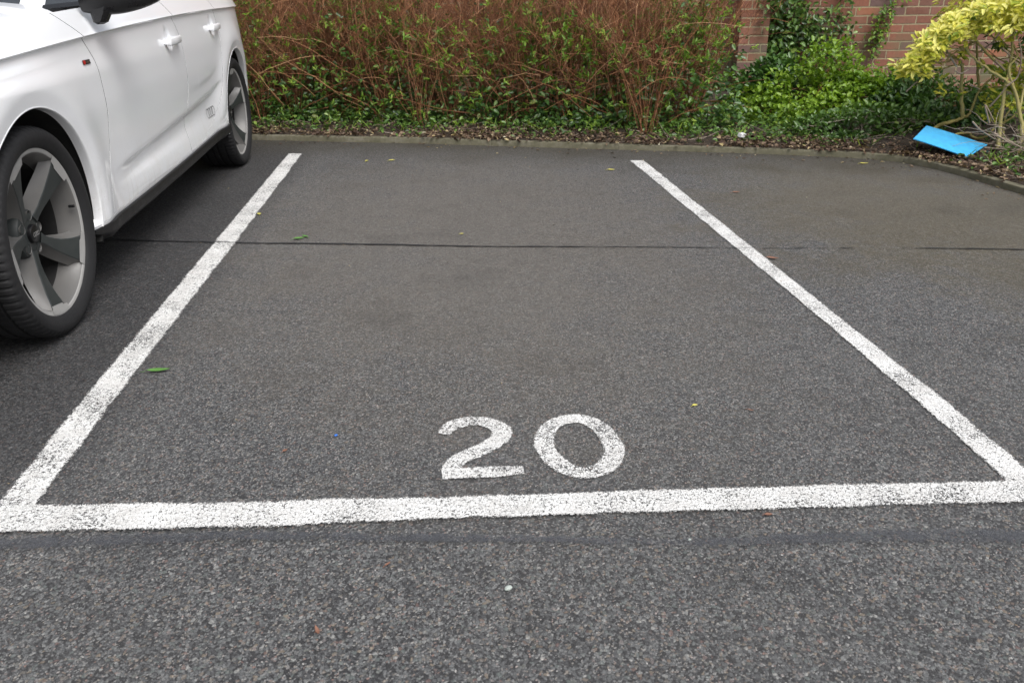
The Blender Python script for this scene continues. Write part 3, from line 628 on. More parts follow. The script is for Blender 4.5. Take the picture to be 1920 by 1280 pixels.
# --- ground cover and litter
smin, smax = s_at_x(-4.6), KS[-1]-4.5
n = 27000; s = rng.uniform(smin, smax, n); d = -.005+np.abs(rng.normal(0, .27, n))**.9; kp = rng.random(n) < np.clip(.55+.45*np.sin(s*4.3)*np.sin(s*1.7+1)+.25*np.sin(s*11), .12, 1); s = s[kp]; d = d[kp]; n = len(s); x, y = kpt(s, d); z = np.maximum(bedz(x, y, d), .040)+rng.random(n)*.022
ll = rng.beta(1.3, 3, n)*.045+.009
r_ = np.where(rng.random(n) < .93, rng.random(n)*.85, .85+rng.random(n)*.15)
tag(leafobj('leaf_litter', np.stack([x, y, z], 1), rdir(n, 0, .5), norm(np.array([0, 0, 1.])+rng.normal(0, .4, (n, 3))), ll, ll*rng.uniform(.4, .75, n), M['litter'], rnd=r_), 'brown fallen leaves covering the soil along the kerb', 'leaf litter', kind='stuff')
n = 13000; s = rng.uniform(smin, smax, n); d = .05+rng.random(n)**.8*.75
keep = rng.random(n) < np.clip(.10+.75*(d-.05)/.38+.30*np.sin(s*5.1+.6)*np.sin(s*1.9), 0, 1)*np.clip(.75+.55*np.sin(s*3.7)*np.sin(s*1.3+2), .2, 1); s = s[keep]; d = d[keep]; n = len(s); x, y = kpt(s, d); kb = offboard(x, y); x = x[kb]; y = y[kb]; d = d[kb]; n = len(x); z = bedz(x, y, d)+rng.random(n)*(.05+.12*np.clip(d-.15, 0, .6))
ll = rng.uniform(.018, .045, n)
tag(leafobj('ground_cover', np.stack([x, y, z], 1), rdir(n, .25), norm(np.array([0, -.2, 1.])+rng.normal(0, .4, (n, 3))), ll, ll*.6, M['g_ivy'], rnd=np.clip(rng.beta(2, 1.6, n), 0, 1)), 'low green weeds and ivy along the front of the planting bed', 'ground cover', kind='stuff')
n = 1500; s = rng.uniform(smin, smax, n); d = .16+rng.random(n)*.7; x, y = kpt(s, d); kb = offboard(x, y); x = x[kb]; y = y[kb]; d = d[kb]; n = len(x); z = bedz(x, y, d)
ll = rng.uniform(.05, .13, n); tag(leafobj('grass_blades', np.stack([x, y, z], 1), rdir(n, .8), rdir(n), ll, ll*0+.006, M['g_fresh'], rnd=rng.random(n)), 'thin grass and weed blades among the fallen leaves', 'grass', kind='stuff')
ps = []; rs = []
for i in range(420):
    s_ = rng.uniform(smin, smax); d_ = .08+rng.random()*.5; x, y = kpt(s_, d_); q, e = wander(np.array([x, y, float(bedz(x, y, d_))+rng.random()*.03]), rng.normal(0, 1, 3)*np.array([1, 1, .15]), rng.uniform(.06, .3), 4, .2); q[:, 2] = np.maximum(q[:, 2], .04); ps.append(q); rs.append((rng.uniform(.0012, .003), .0008))
V, F = tubes(ps, rs, 3); tag(mesh('fallen_twigs', V, F, M['dead'], None, True, None, np.repeat(rng.random(len(ps)), 12)), 'thin dry twigs scattered over the leaf litter', 'twigs', kind='stuff')

# ------------------------------------------------------------------ blue board and litter
def slab(name, corners, th, mat, label, cat):
    C_ = np.array(corners, float); nn = np.cross(C_[1]-C_[0], C_[3]-C_[0]); nn /= np.linalg.norm(nn)
    if nn[2] < 0: nn = -nn
    c0 = C_.mean(0); m_ = MB(); 
    # slightly sagging sheet
    G1 = []; G2_ = []
    for u in np.linspace(0, 1, 13):
        r1 = []; r2 = []
        for v_ in np.linspace(0, 1, 5):
            p = (C_[0]*(1-u)+C_[1]*u)*(1-v_)+(C_[3]*(1-u)+C_[2]*u)*v_ - c0 + nn*(.002*sin(u*pi)+.001*sin(v_*7+u*5)); r1.append(p+nn*th); r2.append(p)
        G1.append(r1); G2_.append(r2)
    m_.grid(G1); m_.grid(G2_, flip=True)
    for a_, b_ in (([r[0] for r in G1], [r[0] for r in G2_]), ([r[-1] for r in G1], [r[-1] for r in G2_]), (G1[0], G2_[0]), (G1[-1], G2_[-1])):
        m_.grid([a_, b_])
    o = m_.build(name, mat); o.location = c0+np.array([0, 0, .014]); return tag(o, label, cat)
bA, bB = atY(1736, 241, 5.12), atY(1850, 277, 4.86)      # far edge
bD, bC = atY(1711, 266, 4.90), atY(1813, 300, 4.66)      # near edge
slab('blue_board', [bA, bB, bC, bD], .005, M['blue'], 'bright blue rectangular board lying on leaves under the yellow shrub', 'board')
ps = [np.array([atY(a_[0], a_[1], 4.78-.02*i)+np.array([0, 0, .0]) for i, a_ in enumerate(q)]) for q in ([(1752, 272), (1765, 273), (1780, 280), (1790, 292)], [(1780, 294), (1790, 280), (1800, 272)], [(1824, 283), (1835, 290), (1842, 298)])]
lw = gnd(1388, 257, .06); lw = atY(1389, 257, 5.47)
m_ = MB(); m_.box((0, 0, .012), (.040, .03, .024), bev=.002); m_.box((.012, -.004, .026), (.018, .034, .003)); o = m_.build('carton', M['white']); o.location = lw; o.rotation_euler = (.2, .15, .5); tag(o, 'small crushed white carton lying in the leaves by the kerb', 'litter')
for (u, v, Y, L, nm, lb) in ((1325, 215, 6.1, .07, 'wrapper', 'white scrap of paper deeper in the bed below the hedge end'), (1301, 268, 5.62, .05, 'wrapper', 'flat white wrapper on the leaf litter just behind the kerb')):
    p = atY(u, v, Y); G_ = [[((i-3)*L/6, (j-1.5)*.012, .004*sin(i*1.7+j)+.004*(i % 2)) for j in range(4)] for i in range(7)]
    m_ = MB(); m_.grid(G_); m_.grid([[(a_, b_, c_-.0012) for a_, b_, c_ in r] for r in G_], flip=True); o = m_.build(nm, M['white'], smooth=True); o.location = p; o.rotation_euler = (.25, .1, .3); tag(o, lb, 'litter')
# loose leaves and bits on the tarmac
def loose_leaf(name, u, v, L, W, mat, label, ang, cat='leaf', curl=.25, stalk=True, group=None):
    p = gnd(u, v); k = 9; G_ = []
    for i in range(k):
        t = i/(k-1); hw = W/2*(sin(pi*min(1, t**.8)))**.8 if 0 < t < 1 else .0004; z = .004+curl*L*(t-.5)**2*1.2
        G_.append([((t-.5)*L, -hw, z+hw*.35), ((t-.5)*L, -hw*.5, z+hw*.12), ((t-.5)*L, 0, z), ((t-.5)*L, hw*.5, z+hw*.16), ((t-.5)*L, hw, z+hw*.45)])
    m_ = MB(); m_.grid(G_)
    if stalk:
        q = np.array([(-.5*L, 0, G_[0][2][2]), (-.62*L, .01*L, .004), (-.8*L, .04*L, .003)]); V, F = tubes([q], [(.0009, .0006)], 4); m_.add(V, F)
    o = m_.build(name, mat, smooth=True); o.location = p; o.rotation_euler = (0, 0, ang); return tag(o, label, cat, group)
loose_leaf('leaf', 298, 697, .066, .020, M['l_green'], 'long fresh green leaf on dark tarmac beside the left bay line', .05)
loose_leaf('leaf', 561, 449, .05, .022, M['l_green'], 'green leaf lying beside the tarmac joint, with a second leaf touching it', .3)
loose_leaf('leaf', 572, 445, .045, .018, M['l_green'], 'smaller green leaf overlapping its neighbour on the tarmac joint', 2.2)
loose_leaf('leaf', 486, 403, .036, .022, M['l_yel'], 'yellow leaf beside the far half of the left bay line', 1.9)
loose_leaf('leaf', 688, 303, .035, .02, M['l_yel'], 'pale yellow leaf near the kerb, left of another yellow leaf', 1.2)
loose_leaf('leaf', 735, 302, .045, .02, M['l_yel'], 'curled yellow leaf near the kerb, right of a paler leaf', .4)
loose_leaf('leaf', 1146, 320, .045, .022, M['l_yel'], 'yellow leaf left of the far end of the right bay line', -.2)
loose_leaf('leaf', 1303, 762, .016, .010, M['l_yel'], 'tiny yellow green leaf right of and above the number', .3)
loose_leaf('leaf', 1407, 771, .018, .005, M['l_brown'], 'thin brown leaf fragment right of the tiny yellow green leaf', -.6)
loose_leaf('leaf', 1441, 967, .017, .009, M['l_brown'], 'orange brown leaf on the near edge of the front line', .0)
loose_leaf('leaf', 596, 1186, .007, .022, M['l_brown'], 'red brown leaf scrap in the foreground left of centre', .4)
loose_leaf('leaf', 1448, 486, .05, .02, M['l_brown'], 'brown leaf touching the middle of the right bay line', -.5)
loose_leaf('leaf', 1380, 362, .045, .018, M['l_brown'], 'dull brown leaf on mossy tarmac right of the right bay line', .1)
loose_leaf('leaf', 727, 1060, .015, .005, M['l_brown'], 'thin red brown needle below the front line', .8)
loose_leaf('leaf', 535, 847, .014, .009, M['l_brown'], 'pale brown leaf scrap left of the number', .8)
loose_leaf('leaf', 866, 440, .02, .01, M['l_yel'], 'tiny yellow leaf just above the tarmac joint mid bay', .2)
loose_leaf('leaf', 1620, 308, .05, .02, M['l_yel'], 'pale yellow leaf in the gutter near the kerb corner', -.1)
loose_leaf('leaf', 290, 366, .04, .02, M['l_brown'], 'brown leaf in the shade beside the car sill', .3)
for (u, v, r_, mt, nm, lb) in ((630, 817, .0034, 'bluebit', 'plastic_bit', 'tiny bright blue plastic bit left of the number'), (953, 1105, .0060, 'pale', 'pebble', 'pale greenish white pebble in the foreground'), (1293, 1013, .0032, 'pale', 'pebble', 'small round white pebble just below the front line')):
    m_ = MB(); V = []; F = []
    G_ = []
    for i in range(9):
        t = pi*i/8; G_.append([(r_*sin(t)*cos(f)*1.3*(1+.12*sin(3*f+i)), r_*sin(t)*sin(f)*(1+.1*cos(2*f)), r_*.7+r_*.7*cos(t)) for f in np.linspace(0, 2*pi, 13)])
    m_.grid(G_, flip=True); o = m_.build(nm, M[mt], smooth=False); o.location = gnd(u, v); o.rotation_euler = (0, 0, .5); tag(o, lb, nm.replace('_', ' '))
n = 330; x = rng.uniform(-1.6, 3.2, n); y = 1.0+rng.random(n)**.8*4.2; kk = (x*.335+y*.942 < 5.4); x = x[kk]; y = y[kk]; n = len(x); ll = rng.uniform(.003, .008, n)*(.5+y*.22)
tag(leafobj('grit', np.stack([x, y, np.full(n, .005)], 1), rdir(n, 0, .2), norm(np.array([0, 0, 1.])+rng.normal(0, .3, (n, 3))), ll, ll*.5, M['litter'], rnd=rng.random(n)), 'specks of dry leaf and grit scattered over the tarmac', 'grit', kind='stuff')
# scattered crumbs of leaf along the gutter, uncountable
n = 420; s = rng.uniform(smin, smax, n); d = -np.abs(rng.normal(0, .13, n))-.01; x, y = kpt(s, d); ll = rng.uniform(.008, .028, n)
tag(leafobj('gutter_litter', np.stack([x, y, np.full(n, .006)], 1), rdir(n, 0, .15), norm(np.array([0, 0, 1.])+rng.normal(0, .15, (n, 3))), ll, ll*.4, M['litter'], rnd=rng.random(n)), 'crumbs of dry leaf lying on the tarmac along the kerb', 'leaf litter', kind='stuff')
# ------------------------------------------------------------------ white car (left side faces the bay)
CX, AF, WB, WR = -2.10, 2.634, 2.82, .327
car = empty('car', (CX, 4.04, 0)); tag(car, 'white saloon car with five spoke grey alloy wheels, parked left of the empty bay', 'car')
OX, OY = CX, 4.04
def ipl(x, xs, ys): return float(np.interp(x, xs, ys))
def pchip(x, X, Y):
    X = np.asarray(X, float); Y = np.asarray(Y, float); h = np.diff(X); dl = np.diff(Y)/h; d = np.zeros(len(X)); d[0] = dl[0]; d[-1] = dl[-1]
    for i in range(1, len(X)-1): d[i] = 0 if dl[i-1]*dl[i] <= 0 else 2*dl[i-1]*dl[i]/(dl[i-1]+dl[i])
    i = int(min(max(np.searchsorted(X, x)-1, 0), len(h)-1)); t = (x-X[i])/h[i]
    return (2*t**3-3*t*t+1)*Y[i]+(t**3-2*t*t+t)*h[i]*d[i]+(-2*t**3+3*t*t)*Y[i+1]+(t**3-t*t)*h[i]*d[i+1]
_zc = np.polyfit([2.3, 2.516, 2.725, 3.152, 3.61, 4.257, 5.118, 5.477, 6.4], [.838, .849, .862, .882, .901, .920, .934, .937, .930], 3)
def zc(Y): return float(np.polyval(_zc, Y))-(.35*(2.2-Y)**2 if Y < 2.2 else 0)
def zl(Y): return ipl(Y, [3.0, 3.36, 3.756, 4.314, 4.786, 4.966, 5.2], [.405, .419, .441, .481, .521, .56, .60])
def zbelt(Y): return ipl(Y, [2.9, 3.3, 3.7, 4.1, 5.2, 6.5], [.955, .972, .990, 1.004, 1.022, 1.025])
def zsill(Y): return ipl(Y, [2.9, 3.3, 3.65, 4.1, 4.8, 5.1], [.262, .262, .270, .286, .312, .322])
def pf(Y):
    if Y < 3.0: return pchip(Y, [1.74, 1.80, 1.88, 2.0, 2.2, 2.5, 3.0], [-.42, -.27, -.17, -.09, -.035, -.006, 0])
    return pchip(Y, [3.0, 5.3, 5.5, 5.68, 5.85, 6.0, 6.2, 6.35, 6.45, 6.5], [0, 0, -.003, -.014, -.036, -.075, -.155, -.25, -.38, -.5])
def flare(Y, z):
    f = 0
    for yw in (AF, AF+WB):
        r = hypot(Y-yw, z-WR)
        if z > .24:
            if r > .425: f = max(f, .016*math.exp(-((r-.425)/.10)**2))
            else: f = max(f, .016-.17*(.425-r))
    return f
def Wd(Y, z):
    """half width of the body at length Y, height z (below the belt)"""
    c = zc(Y); l = zl(Y); a = ipl(Y, [3.18, 3.6, 4.70, 5.08], [0, 1, 1, 0]); a = a*a*(3-2*a)
    if z >= c:
        t = z-c; w = pchip(t, [0, .006, .02, .05, .09, .13], [.917, .9125, .9055, .890, .867, .838])
    else:
        w0 = pchip(z, [.15, .27, .40, .55, .66, .75, c-.055, c-.010, c], [.880, .898, .905, .913, .9185, .9185, .9085, .9050, .917])
        if z < l: w1 = pchip(z, [.15, .265, .295, .34, l-.055, l-.02, l], [.880, .897, .9025, .899, .8845, .8865, .906])
        else: w1 = pchip(z, [l, l+.06, .60 if l < .5 else l+.09, .68, .75, c-.055, c-.010, c], [.906, .910, .9155, .919, .9185, .9085, .9050, .917]) if l+.10 < .68 else w0
        w = w0*(1-a)+w1*a
        for hy in (4.142, 4.990):                        # finger recess behind the handles
            q = ((Y-hy)/.048)**2+((z-(.822 if hy < 4.5 else .846))/.056)**2
            if q < 1: u_ = min(1, (1-q)/.8); w -= .0085*u_*u_*(3-2*u_)
        w += flare(Y, z)*(1 if z < c-.05 else max(0, (c-z)/.05))
    return w+pf(Y)
def S(Y, z, off=0.): return (CX+Wd(Y, z)+off-OX, Y-OY, z)
def rows(Y):
    c = zc(Y); l = zl(Y); b = zbelt(Y); s = zsill(Y)
    r = [s, s+.008, s+.02]+list(np.linspace(s+.035, l-.055, 7))+[l-.035, l-.02, l-.010, l-.003, l+.004, l+.02]
    r += list(np.linspace(l+.04, .745, 24))+list(np.linspace(.752, c-.05, 22))+[c-.035, c-.022, c-.014, c-.008, c-.003, c, c+.004, c+.010, c+.02]
    r += list(np.linspace(c+.035, b, 4)); return r
def seam1(z): return pchip(z, [.25, .314, .399, .525, .636, .785, .88, .94, .98], [3.118, 3.132, 3.150, 3.205, 3.228, 3.215, 3.150, 3.06, 2.98])
def seam2(z): return pchip(z, [.25, .408, .503, .649, .821, .919, 1.02], [4.262, 4.270, 4.300, 4.341, 4.330, 4.262, 4.15])
def seam3(z): return pchip(z, [.25, .33, .37, .45, .55, .646, .75, .811, .924, 1.03], [4.42, 4.62, 4.80, 4.95, 5.02, 5.06, 5.10, 5.125, 5.10, 5.0])
GAP = .0028
def panel(name, ya, yb, ncol, arches=(), lip=(True, True), mat=None, bottom=None, parent=None, dense=None):
    """ya,yb: functions of z (or numbers); grid between them on the body surface"""
    fa = ya if callable(ya) else (lambda z: ya); fb = yb if callable(yb) else (lambda z: yb)
    ym = (fa(.6)+fb(.6))/2; R = None; GG = []
    nrow = len(rows(ym))
    ts = list(np.linspace(0, 1, ncol))
    if dense: ts = sorted(set(list(np.linspace(0, dense[0], ncol//2))+list(np.linspace(dense[0], dense[1], 26))+list(np.linspace(dense[1], 1, 8)))); ncol = len(ts)
    for t in ts:
        colm = []
        for j in range(nrow):
            z = rows(ym)[j]; 
            for _ in range(3):
                Y = fa(z)*(1-t)+fb(z)*t; z = rows(Y)[j]
            Y = fa(z)*(1-t)+fb(z)*t
            if lip[0]: Y += GAP*(1-t)
            if lip[1]: Y -= GAP*t
            if bottom is not None and z < bottom(Y): z = bottom(Y)+(j*.0006)
            colm.append((Y, z))
        GG.append(colm)
    V2 = [p for c_ in GG for p in c_]; nv = nrow; F = [(i*nv+j, (i+1)*nv+j, (i+1)*nv+j+1, i*nv+j+1) for i in range(ncol-1) for j in range(nv-1)]
    r0 = .381
    for yw in arches:
        ins = [hypot(p[0]-yw, p[1]-WR) < r0 for p in V2]
        F = [f for f in F if not all(ins[i] for i in f)]
        for i, p in enumerate(V2):
            if ins[i]:
                q = hypot(p[0]-yw, p[1]-WR)+1e-9; V2[i] = (yw+(p[0]-yw)*r0/q, WR+(p[1]-WR)*r0/q)
    V = [S(Y, z) for Y, z in V2]
    # folded edges
    for side, on in ((0, lip[0]), (ncol-1, lip[1])):
        if not on: continue
        base = len(V); sg = 1 if side else -1
        for j in range(nv):
            Y, z = V2[side*nv+j]; x = S(Y, z); V.append((x[0]-.0006, x[1]+sg*.0003, x[2])); V.append((x[0]-.022, x[1]+sg*.0009, x[2]))
        for j in range(nv-1):
            a_, b_ = side*nv+j, side*nv+j+1; c1_, c2_, d1, d2_ = base+2*j, base+2*j+1, base+2*j+2, base+2*j+3
            subset = set(); fs = [(a_, b_, d1, c1_), (c1_, d1, d2_, c2_)]
            F += fs if side == 0 else [f[::-1] for f in fs]
    subset = sorted({i for f in F for i in f}); nf0 = len(subset); mp = {o: n_ for n_, o in enumerate(subset)}
    return [V[i] for i in subset], [tuple(mp[i] for i in f) for f in F]
def seam_mats(V, F):
    return [1 if min(V[i][0]-(S(V[i][1]+OY, V[i][2])[0]) for i in f) < -.0120 else 0 for f in F]
def both(name, V, F, mat, parent=car, smooth=True, sides=(1, -1), ang=40, fm=None):
    out = []
    for sg in sides:
        vv = [(x*sg, y, z) for x, y, z in V]; ff = F if sg == 1 else [f[::-1] for f in F]
        # panels face outwards
        o = mesh(name, vv, ff, mat, parent, False, fm); smooth_angle(o, ang); out.append(o)
    return out
cxo = 0
body_V, body_F = [], []
# wings, doors, quarter panels
V, F = panel('front_wing', 1.98, seam1, 90, arches=(AF,), lip=(False, True)); fw = both('front_wing', V, F, [M['paint'], M['liner']], fm=seam_mats(V, F))
V, F = panel('front_door', seam1, seam2, 100, dense=(.78, .90)); fd = both('front_door', V, F, [M['paint'], M['liner']], fm=seam_mats(V, F))
V, F = panel('rear_door', seam2, seam3, 90, dense=(.76, .93)); rd = both('rear_door', V, F, [M['paint'], M['liner']], fm=seam_mats(V, F))
V, F = panel('rear_wing', seam3, 6.44, 130, arches=(AF+WB,), lip=(True, False)); rw = both('rear_wing', V, F, [M['paint'], M['liner']], fm=seam_mats(V, F))
# arch lips
for yw in (AF, AF+WB):
    G_ = []
    for a_ in np.linspace(radians(-12), radians(192), 110):
        row = []
        for r_, dx in ((.3825, -.0005), (.381, .0012), (.3785, .0012), (.3765, -.001), (.376, -.006), (.376, -.030), (.39, -.034)):
            Y = yw+cos(a_)*.381; z = WR+sin(a_)*.381; x = S(Y, z)[0]
            row.append((x+dx, yw+cos(a_)*r_-OY, WR+sin(a_)*r_))
        G_.append(row)
    mb = MB(); mb.grid(G_); both('arch_lip', mb.V, mb.F, M['paint'])
    # liner
    G_ = []
    for a_ in np.linspace(radians(-20), radians(200), 40):
        G_.append([(x_, yw+cos(a_)*r_-OY, WR+sin(a_)*r_) for x_, r_ in ((.900+pf(yw+cos(a_)*.39)-.005, .392), (.80, .392), (.60, .392), (.55, .392), (.545, .10))])
    mb = MB(); mb.grid(G_); both('wheel_arch_liner', mb.V, mb.F, M['liner'])
# inner backing just behind the panels, closes the gaps
G_ = []
for Y in np.linspace(3.03, 5.04, 40):
    G_.append([(Wd(Y, z)-.030, Y-OY, z) for z in (.25, .35, .45, .55, .65, .75, .85, .93)])
mb = MB(); mb.grid(G_); both('door_frame', mb.V, mb.F, M['liner'])
# sill (white) and black side skirt
G_ = []
for Y in np.linspace(2.925, 5.09, 70):
    s = zsill(Y); w_ = Wd(Y, s); G_.append([(w_-.030, Y-OY, s+.012), (w_-.006, Y-OY, s+.004), (w_-.001, Y-OY, s-.004), (w_-.004, Y-OY, s-.014), (w_-.02, Y-OY, s-.020)])
mb = MB(); mb.grid(G_, flip=True); both('sill', mb.V, mb.F, M['paint'])
G_ = []
for Y in np.linspace(2.97, 5.075, 80):
    s = zsill(Y)-.016; w_ = Wd(Y, s+.016); k = ipl(Y, [2.97, 3.08, 4.98, 5.075], [.25, 1, 1, .9]); o = ipl(Y, [2.97, 3.10], [-.012, .006])
    G_.append([(w_-.03, Y-OY, s+.006), (w_+o, Y-OY, s+.002), (w_+o+.004, Y-OY, s-.006), (w_+o+.001, Y-OY, s-.034*k-.004), (w_-.012, Y-OY, s-.052*k-.004), (w_-.05, Y-OY, s-.060*k-.004), (.60, Y-OY, .175)])
mb = MB(); mb.grid(G_, flip=True); mb.add(G_[0], [tuple(range(7))]); mb.add(G_[-1], [tuple(range(7))]); both('side_skirt', mb.V, mb.F, M['black'])
# floor pan
mb = MB(); mb.box((0, (1.95+6.3)/2-OY, .19), (1.08, 4.3, .05)); mb.box((0, 4.04-OY, .20), (1.4, 1.6, .05)); mb.build('underbody', M['liner'], car)
# bumpers (front and rear corners) plus end faces
def endcap(name, Ys, sgn, dark):
    mb = MB(); G_ = []
    for Y in Ys:
        zs = [.20, .26, .34, .42, .50, .58, .66, .72]+[zc(Y)-.01, zc(Y), zc(Y)+.02]
        G_.append([(max(.02, Wd(Y, z)), Y-OY, z) for z in zs])
    V = [p for r in G_ for p in r]; nv = len(G_[0])
    mb.grid(G_, flip=False)
    last = G_[-1]; mb.grid([last, [(0, y-(-sgn*.0)+sgn*.06*(1), z) for x, y, z in last]], flip=False)
    both(name, mb.V, mb.F, M['paint'])
endcap('front_bumper', np.linspace(1.98, 1.75, 14), -1, 0)
endcap('rear_bumper', np.linspace(6.44, 6.49, 5), 1, 0)
# bonnet / wing tops and boot lid: from the shoulder crease over to the centre line
def deck(name, Ya, Yb, n, keys, ztop):
    G_ = []
    for Y in np.linspace(Ya, Yb, n):
        b = zbelt(Y) if ztop else zbelt(Y); r = []
        w0 = Wd(Y, b)
        for f, dz in keys:
            r.append((max(0, w0*f), Y-OY, b+dz*ipl(Y, [1.75, 2.2, 3.2], [.35, .8, 1])-.0))
        G_.append(r)
    mb = MB(); mb.grid(G_); return mb
bk = [(1, 0), (.985, .007), (.96, .015), (.90, .026), (.8, .035), (.6, .045), (.3, .052), (0, .054)]
def zbelt_h(Y): return 0
_zb = zbelt
def zbelt(Y):       # on the bonnet the deck edge follows the shoulder crease
    return _zb(Y) if Y > 2.9 else zc(Y)+ipl(Y, [1.7, 2.9], [.05, .0745])
both('bonnet', *(lambda m_: (m_.V, m_.F))(deck('bonnet', 1.75, 3.05, 40, bk, True)), M['paint'])
both('boot_lid', *(lambda m_: (m_.V, m_.F))(deck('boot_lid', 5.65, 6.49, 22, bk, True)), M['paint'])
G_ = [[(x_, y-OY, z) for x_, y, z in ((.872+0, Y, zbelt(Y)), (.84, Y, zbelt(Y)+.004), (.5, Y, zbelt(Y)+.01), (0, Y, zbelt(Y)+.012))] for Y in np.linspace(3.05, 5.65, 30)]
# greenhouse: rings from belt to roof
def ring(u):
    """u 0 belt .. 1 roof edge: returns dict of plan points"""
    w_ = .868-.265*u**1.15; z = None
    yA = 3.10+.90*u; yF = 2.93+.95*u; yC = 5.86-.42*u; yR = 6.02-.60*u
    return w_, yA, yF, yC, yR
def hz(Y, u): return (zbelt(min(max(Y, 2.95), 6.0))+.003)*(1-u)+(1.335+.06*math.cos((Y-4.4)/1.15)*1.0 if True else 0)*u
def gp(u, side):      # side param: points along half outline from front centre to rear centre
    w_, yA, yF, yC, yR = ring(u); out = []
    for t in side:
        if t <= 1: a_ = t; x = w_*(.93*a_); Y = yF+(yA-yF)*a_**2.4
        elif t <= 2: a_ = t-1; Y = yA+(yC-yA)*a_; x = w_*(.93+.07*min(1, a_*9)-.0*a_)-.10*max(0, a_-.62)**1.5
        else: a_ = t-2; x = (w_-.10*.38**1.5)*(1-a_)*.97; Y = yC+(yR-yC)*(1-(1-a_)**2.4)
        out.append((x, Y-OY, hz(Y, u)))
    return out
def band(name, t0, t1, mat, u0=0., u1=1., n=14, inset=0., sides=(1, -1)):
    us = np.linspace(u0, u1, 9); G_ = [gp(u, np.linspace(t0, t1, n)) for u in us]
    if inset: G_ = [[(x-inset if t0 > .9 else x, y+(inset if t1 <= 1 else 0), z-inset*.3) for x, y, z in r] for r in G_]
    mb = MB(); mb.grid(G_, flip=True); return both(name, mb.V, mb.F, mat, sides=sides)
band('windscreen', 0, .93, M['glass'], 0, .97, inset=.004)
band('roof_pillar', .93, 1.010, M['paint']); band('side_window', 1.010, 1.50, M['glass'], .03, .93, inset=.006); band('roof_pillar', 1.50, 1.54, M['mirror'])
band('side_window', 1.54, 1.86, M['glass'], .03, .93, inset=.006); band('roof_pillar', 1.86, 2.10, M['paint']); band('rear_window', 2.10, 3, M['glass'], 0, .97, inset=0)
band('window_trim', 1.003, 1.87, M['mirror'], -.02, .035, n=40, inset=-.004); band('roof_rail', 1.01, 1.86, M['paint'], .93, 1., n=30)
sides = list(np.linspace(0, 3, 46)); top = gp(1, sides); G_ = [top]
for f in (.93, .8, .5, 0): G_.append([(x*f, y*(1-(1-f)*.25)+(4.6-OY)*(1-f)*.25, z+.030*(1-f**2)) for x, y, z in top])
mb = MB(); mb.grid(G_, flip=True); both('roof', mb.V, mb.F, M['paint'])
# cowl under the windscreen
mb = MB(); mb.grid([[(x*.99, y-.03, z-.006) for x, y, z in gp(0, np.linspace(0, 1, 12))], [(x*.99, y+.03, z-.003) for x, y, z in gp(0, np.linspace(0, 1, 12))]], flip=True); both('cowl', mb.V, mb.F, M['black'])
# lamps
for nm, ys, z0_, z1_, mt in (('headlight', (1.79, 2.10), .60, .68, 'lamp'), ('tail_light', (6.15, 6.46), .80, .88, 'taillamp')):
    mb = MB(); mb.grid([[(Wd(Y, z)+.004, Y-OY, z) for z in np.linspace(z0_, z1_, 6)] for Y in np.linspace(ys[0], ys[1], 12)]); both(nm, mb.V, mb.F, M[mt])
# door handles
def handle(door, hy0, hy1, hz_, sg):
    mb = MB(); G_ = []; n = 34
    for i in range(n):
        t = .5-.5*cos(pi*i/(n-1)); Y = hy0+(hy1-hy0)*t; e = min(1, (min(t, 1-t)/.07))**.5
        bow = .006*sin(pi*t); base = Wd(3.9 if hz_ < .84 else 4.8, hz_); zc_ = hz_+.007*t; hh = .0185*(.35+.65*e)*(1-.10*t); th = .0095
        r_ = []
        for a_ in np.linspace(0, 2*pi, 19):
            ca, sa = cos(a_), sin(a_); r_.append((base+.020*(.3+.7*e)+bow+th*np.sign(ca)*abs(ca)**.7, Y-OY, zc_+hh*np.sign(sa)*abs(sa)**.75))
        G_.append(r_)
    mb.grid(G_, flip=True); mb.add(G_[0], [tuple(range(18))]); mb.add(G_[-1], [tuple(range(18))])
    for yy in (hy0+.016, hy1-.022):
        mb.box((Wd(yy, hz_)+.005, yy-OY, hz_), (.024, .022, .022))
    V = [(x*sg, y, z) for x, y, z in mb.V]; o = mesh('handle', V, mb.F if sg == 1 else [f[::-1] for f in mb.F], M['paint'], door); smooth_angle(o, 50)
for sg, d1_, d2_ in ((1, fd[0], rd[0]), (-1, fd[1], rd[1])): handle(d1_, 4.060, 4.262, .812, sg); handle(d2_, 4.910, 5.092, .838, sg)
# badge behind the front wheel arch: small plate, red letter block and grey lettering
fwL = fw[0]
mb = MB(); by, bz = 3.13, .799
def tilt(mb_, y0, y1, z0_, z1_, off, m=0):
    mb_.grid([[(Wd(y_, z_)+off, y_-OY, z_) for z_ in (z0_, (z0_+z1_)/2, z1_)] for y_ in np.linspace(y0, y1, 4)], m)
tilt(mb, by-.033, by+.033, bz-.0072, bz+.0072, .003, 0)
tilt(mb, by-.032, by-.016, bz-.0065, bz+.0065, .0042, 1); tilt(mb, by-.022, by-.012, bz-.003, bz+.007, .0044, 1)
for k in range(4): tilt(mb, by-.006+k*.0085, by-.0025+k*.0085+(.003 if k else 0), bz-.004, bz+(.006 if k == 0 else .003), .0044, 2)
mb.build('badge', [M['decal'], M['red'], M['chrome']], fwL)
# four interlocked rings sticker low on the rear door
mb = MB(); cy0, cz0, rr_ = 4.715, .4135, .0245
for k in range(4):
    G_ = []
    for a_ in np.linspace(0, 2*pi, 41):
        G_.append([(Wd(cy0+k*.0345+cos(a_)*r_, cz0+k*.0012+sin(a_)*r_)+.003, cy0+k*.0345+cos(a_)*r_-OY, cz0+k*.0012+sin(a_)*r_) for r_ in (rr_-.0022, rr_+.0012)])
    mb.grid(G_)
o = mb.build('ring_emblem', M['decal'], rd[0])
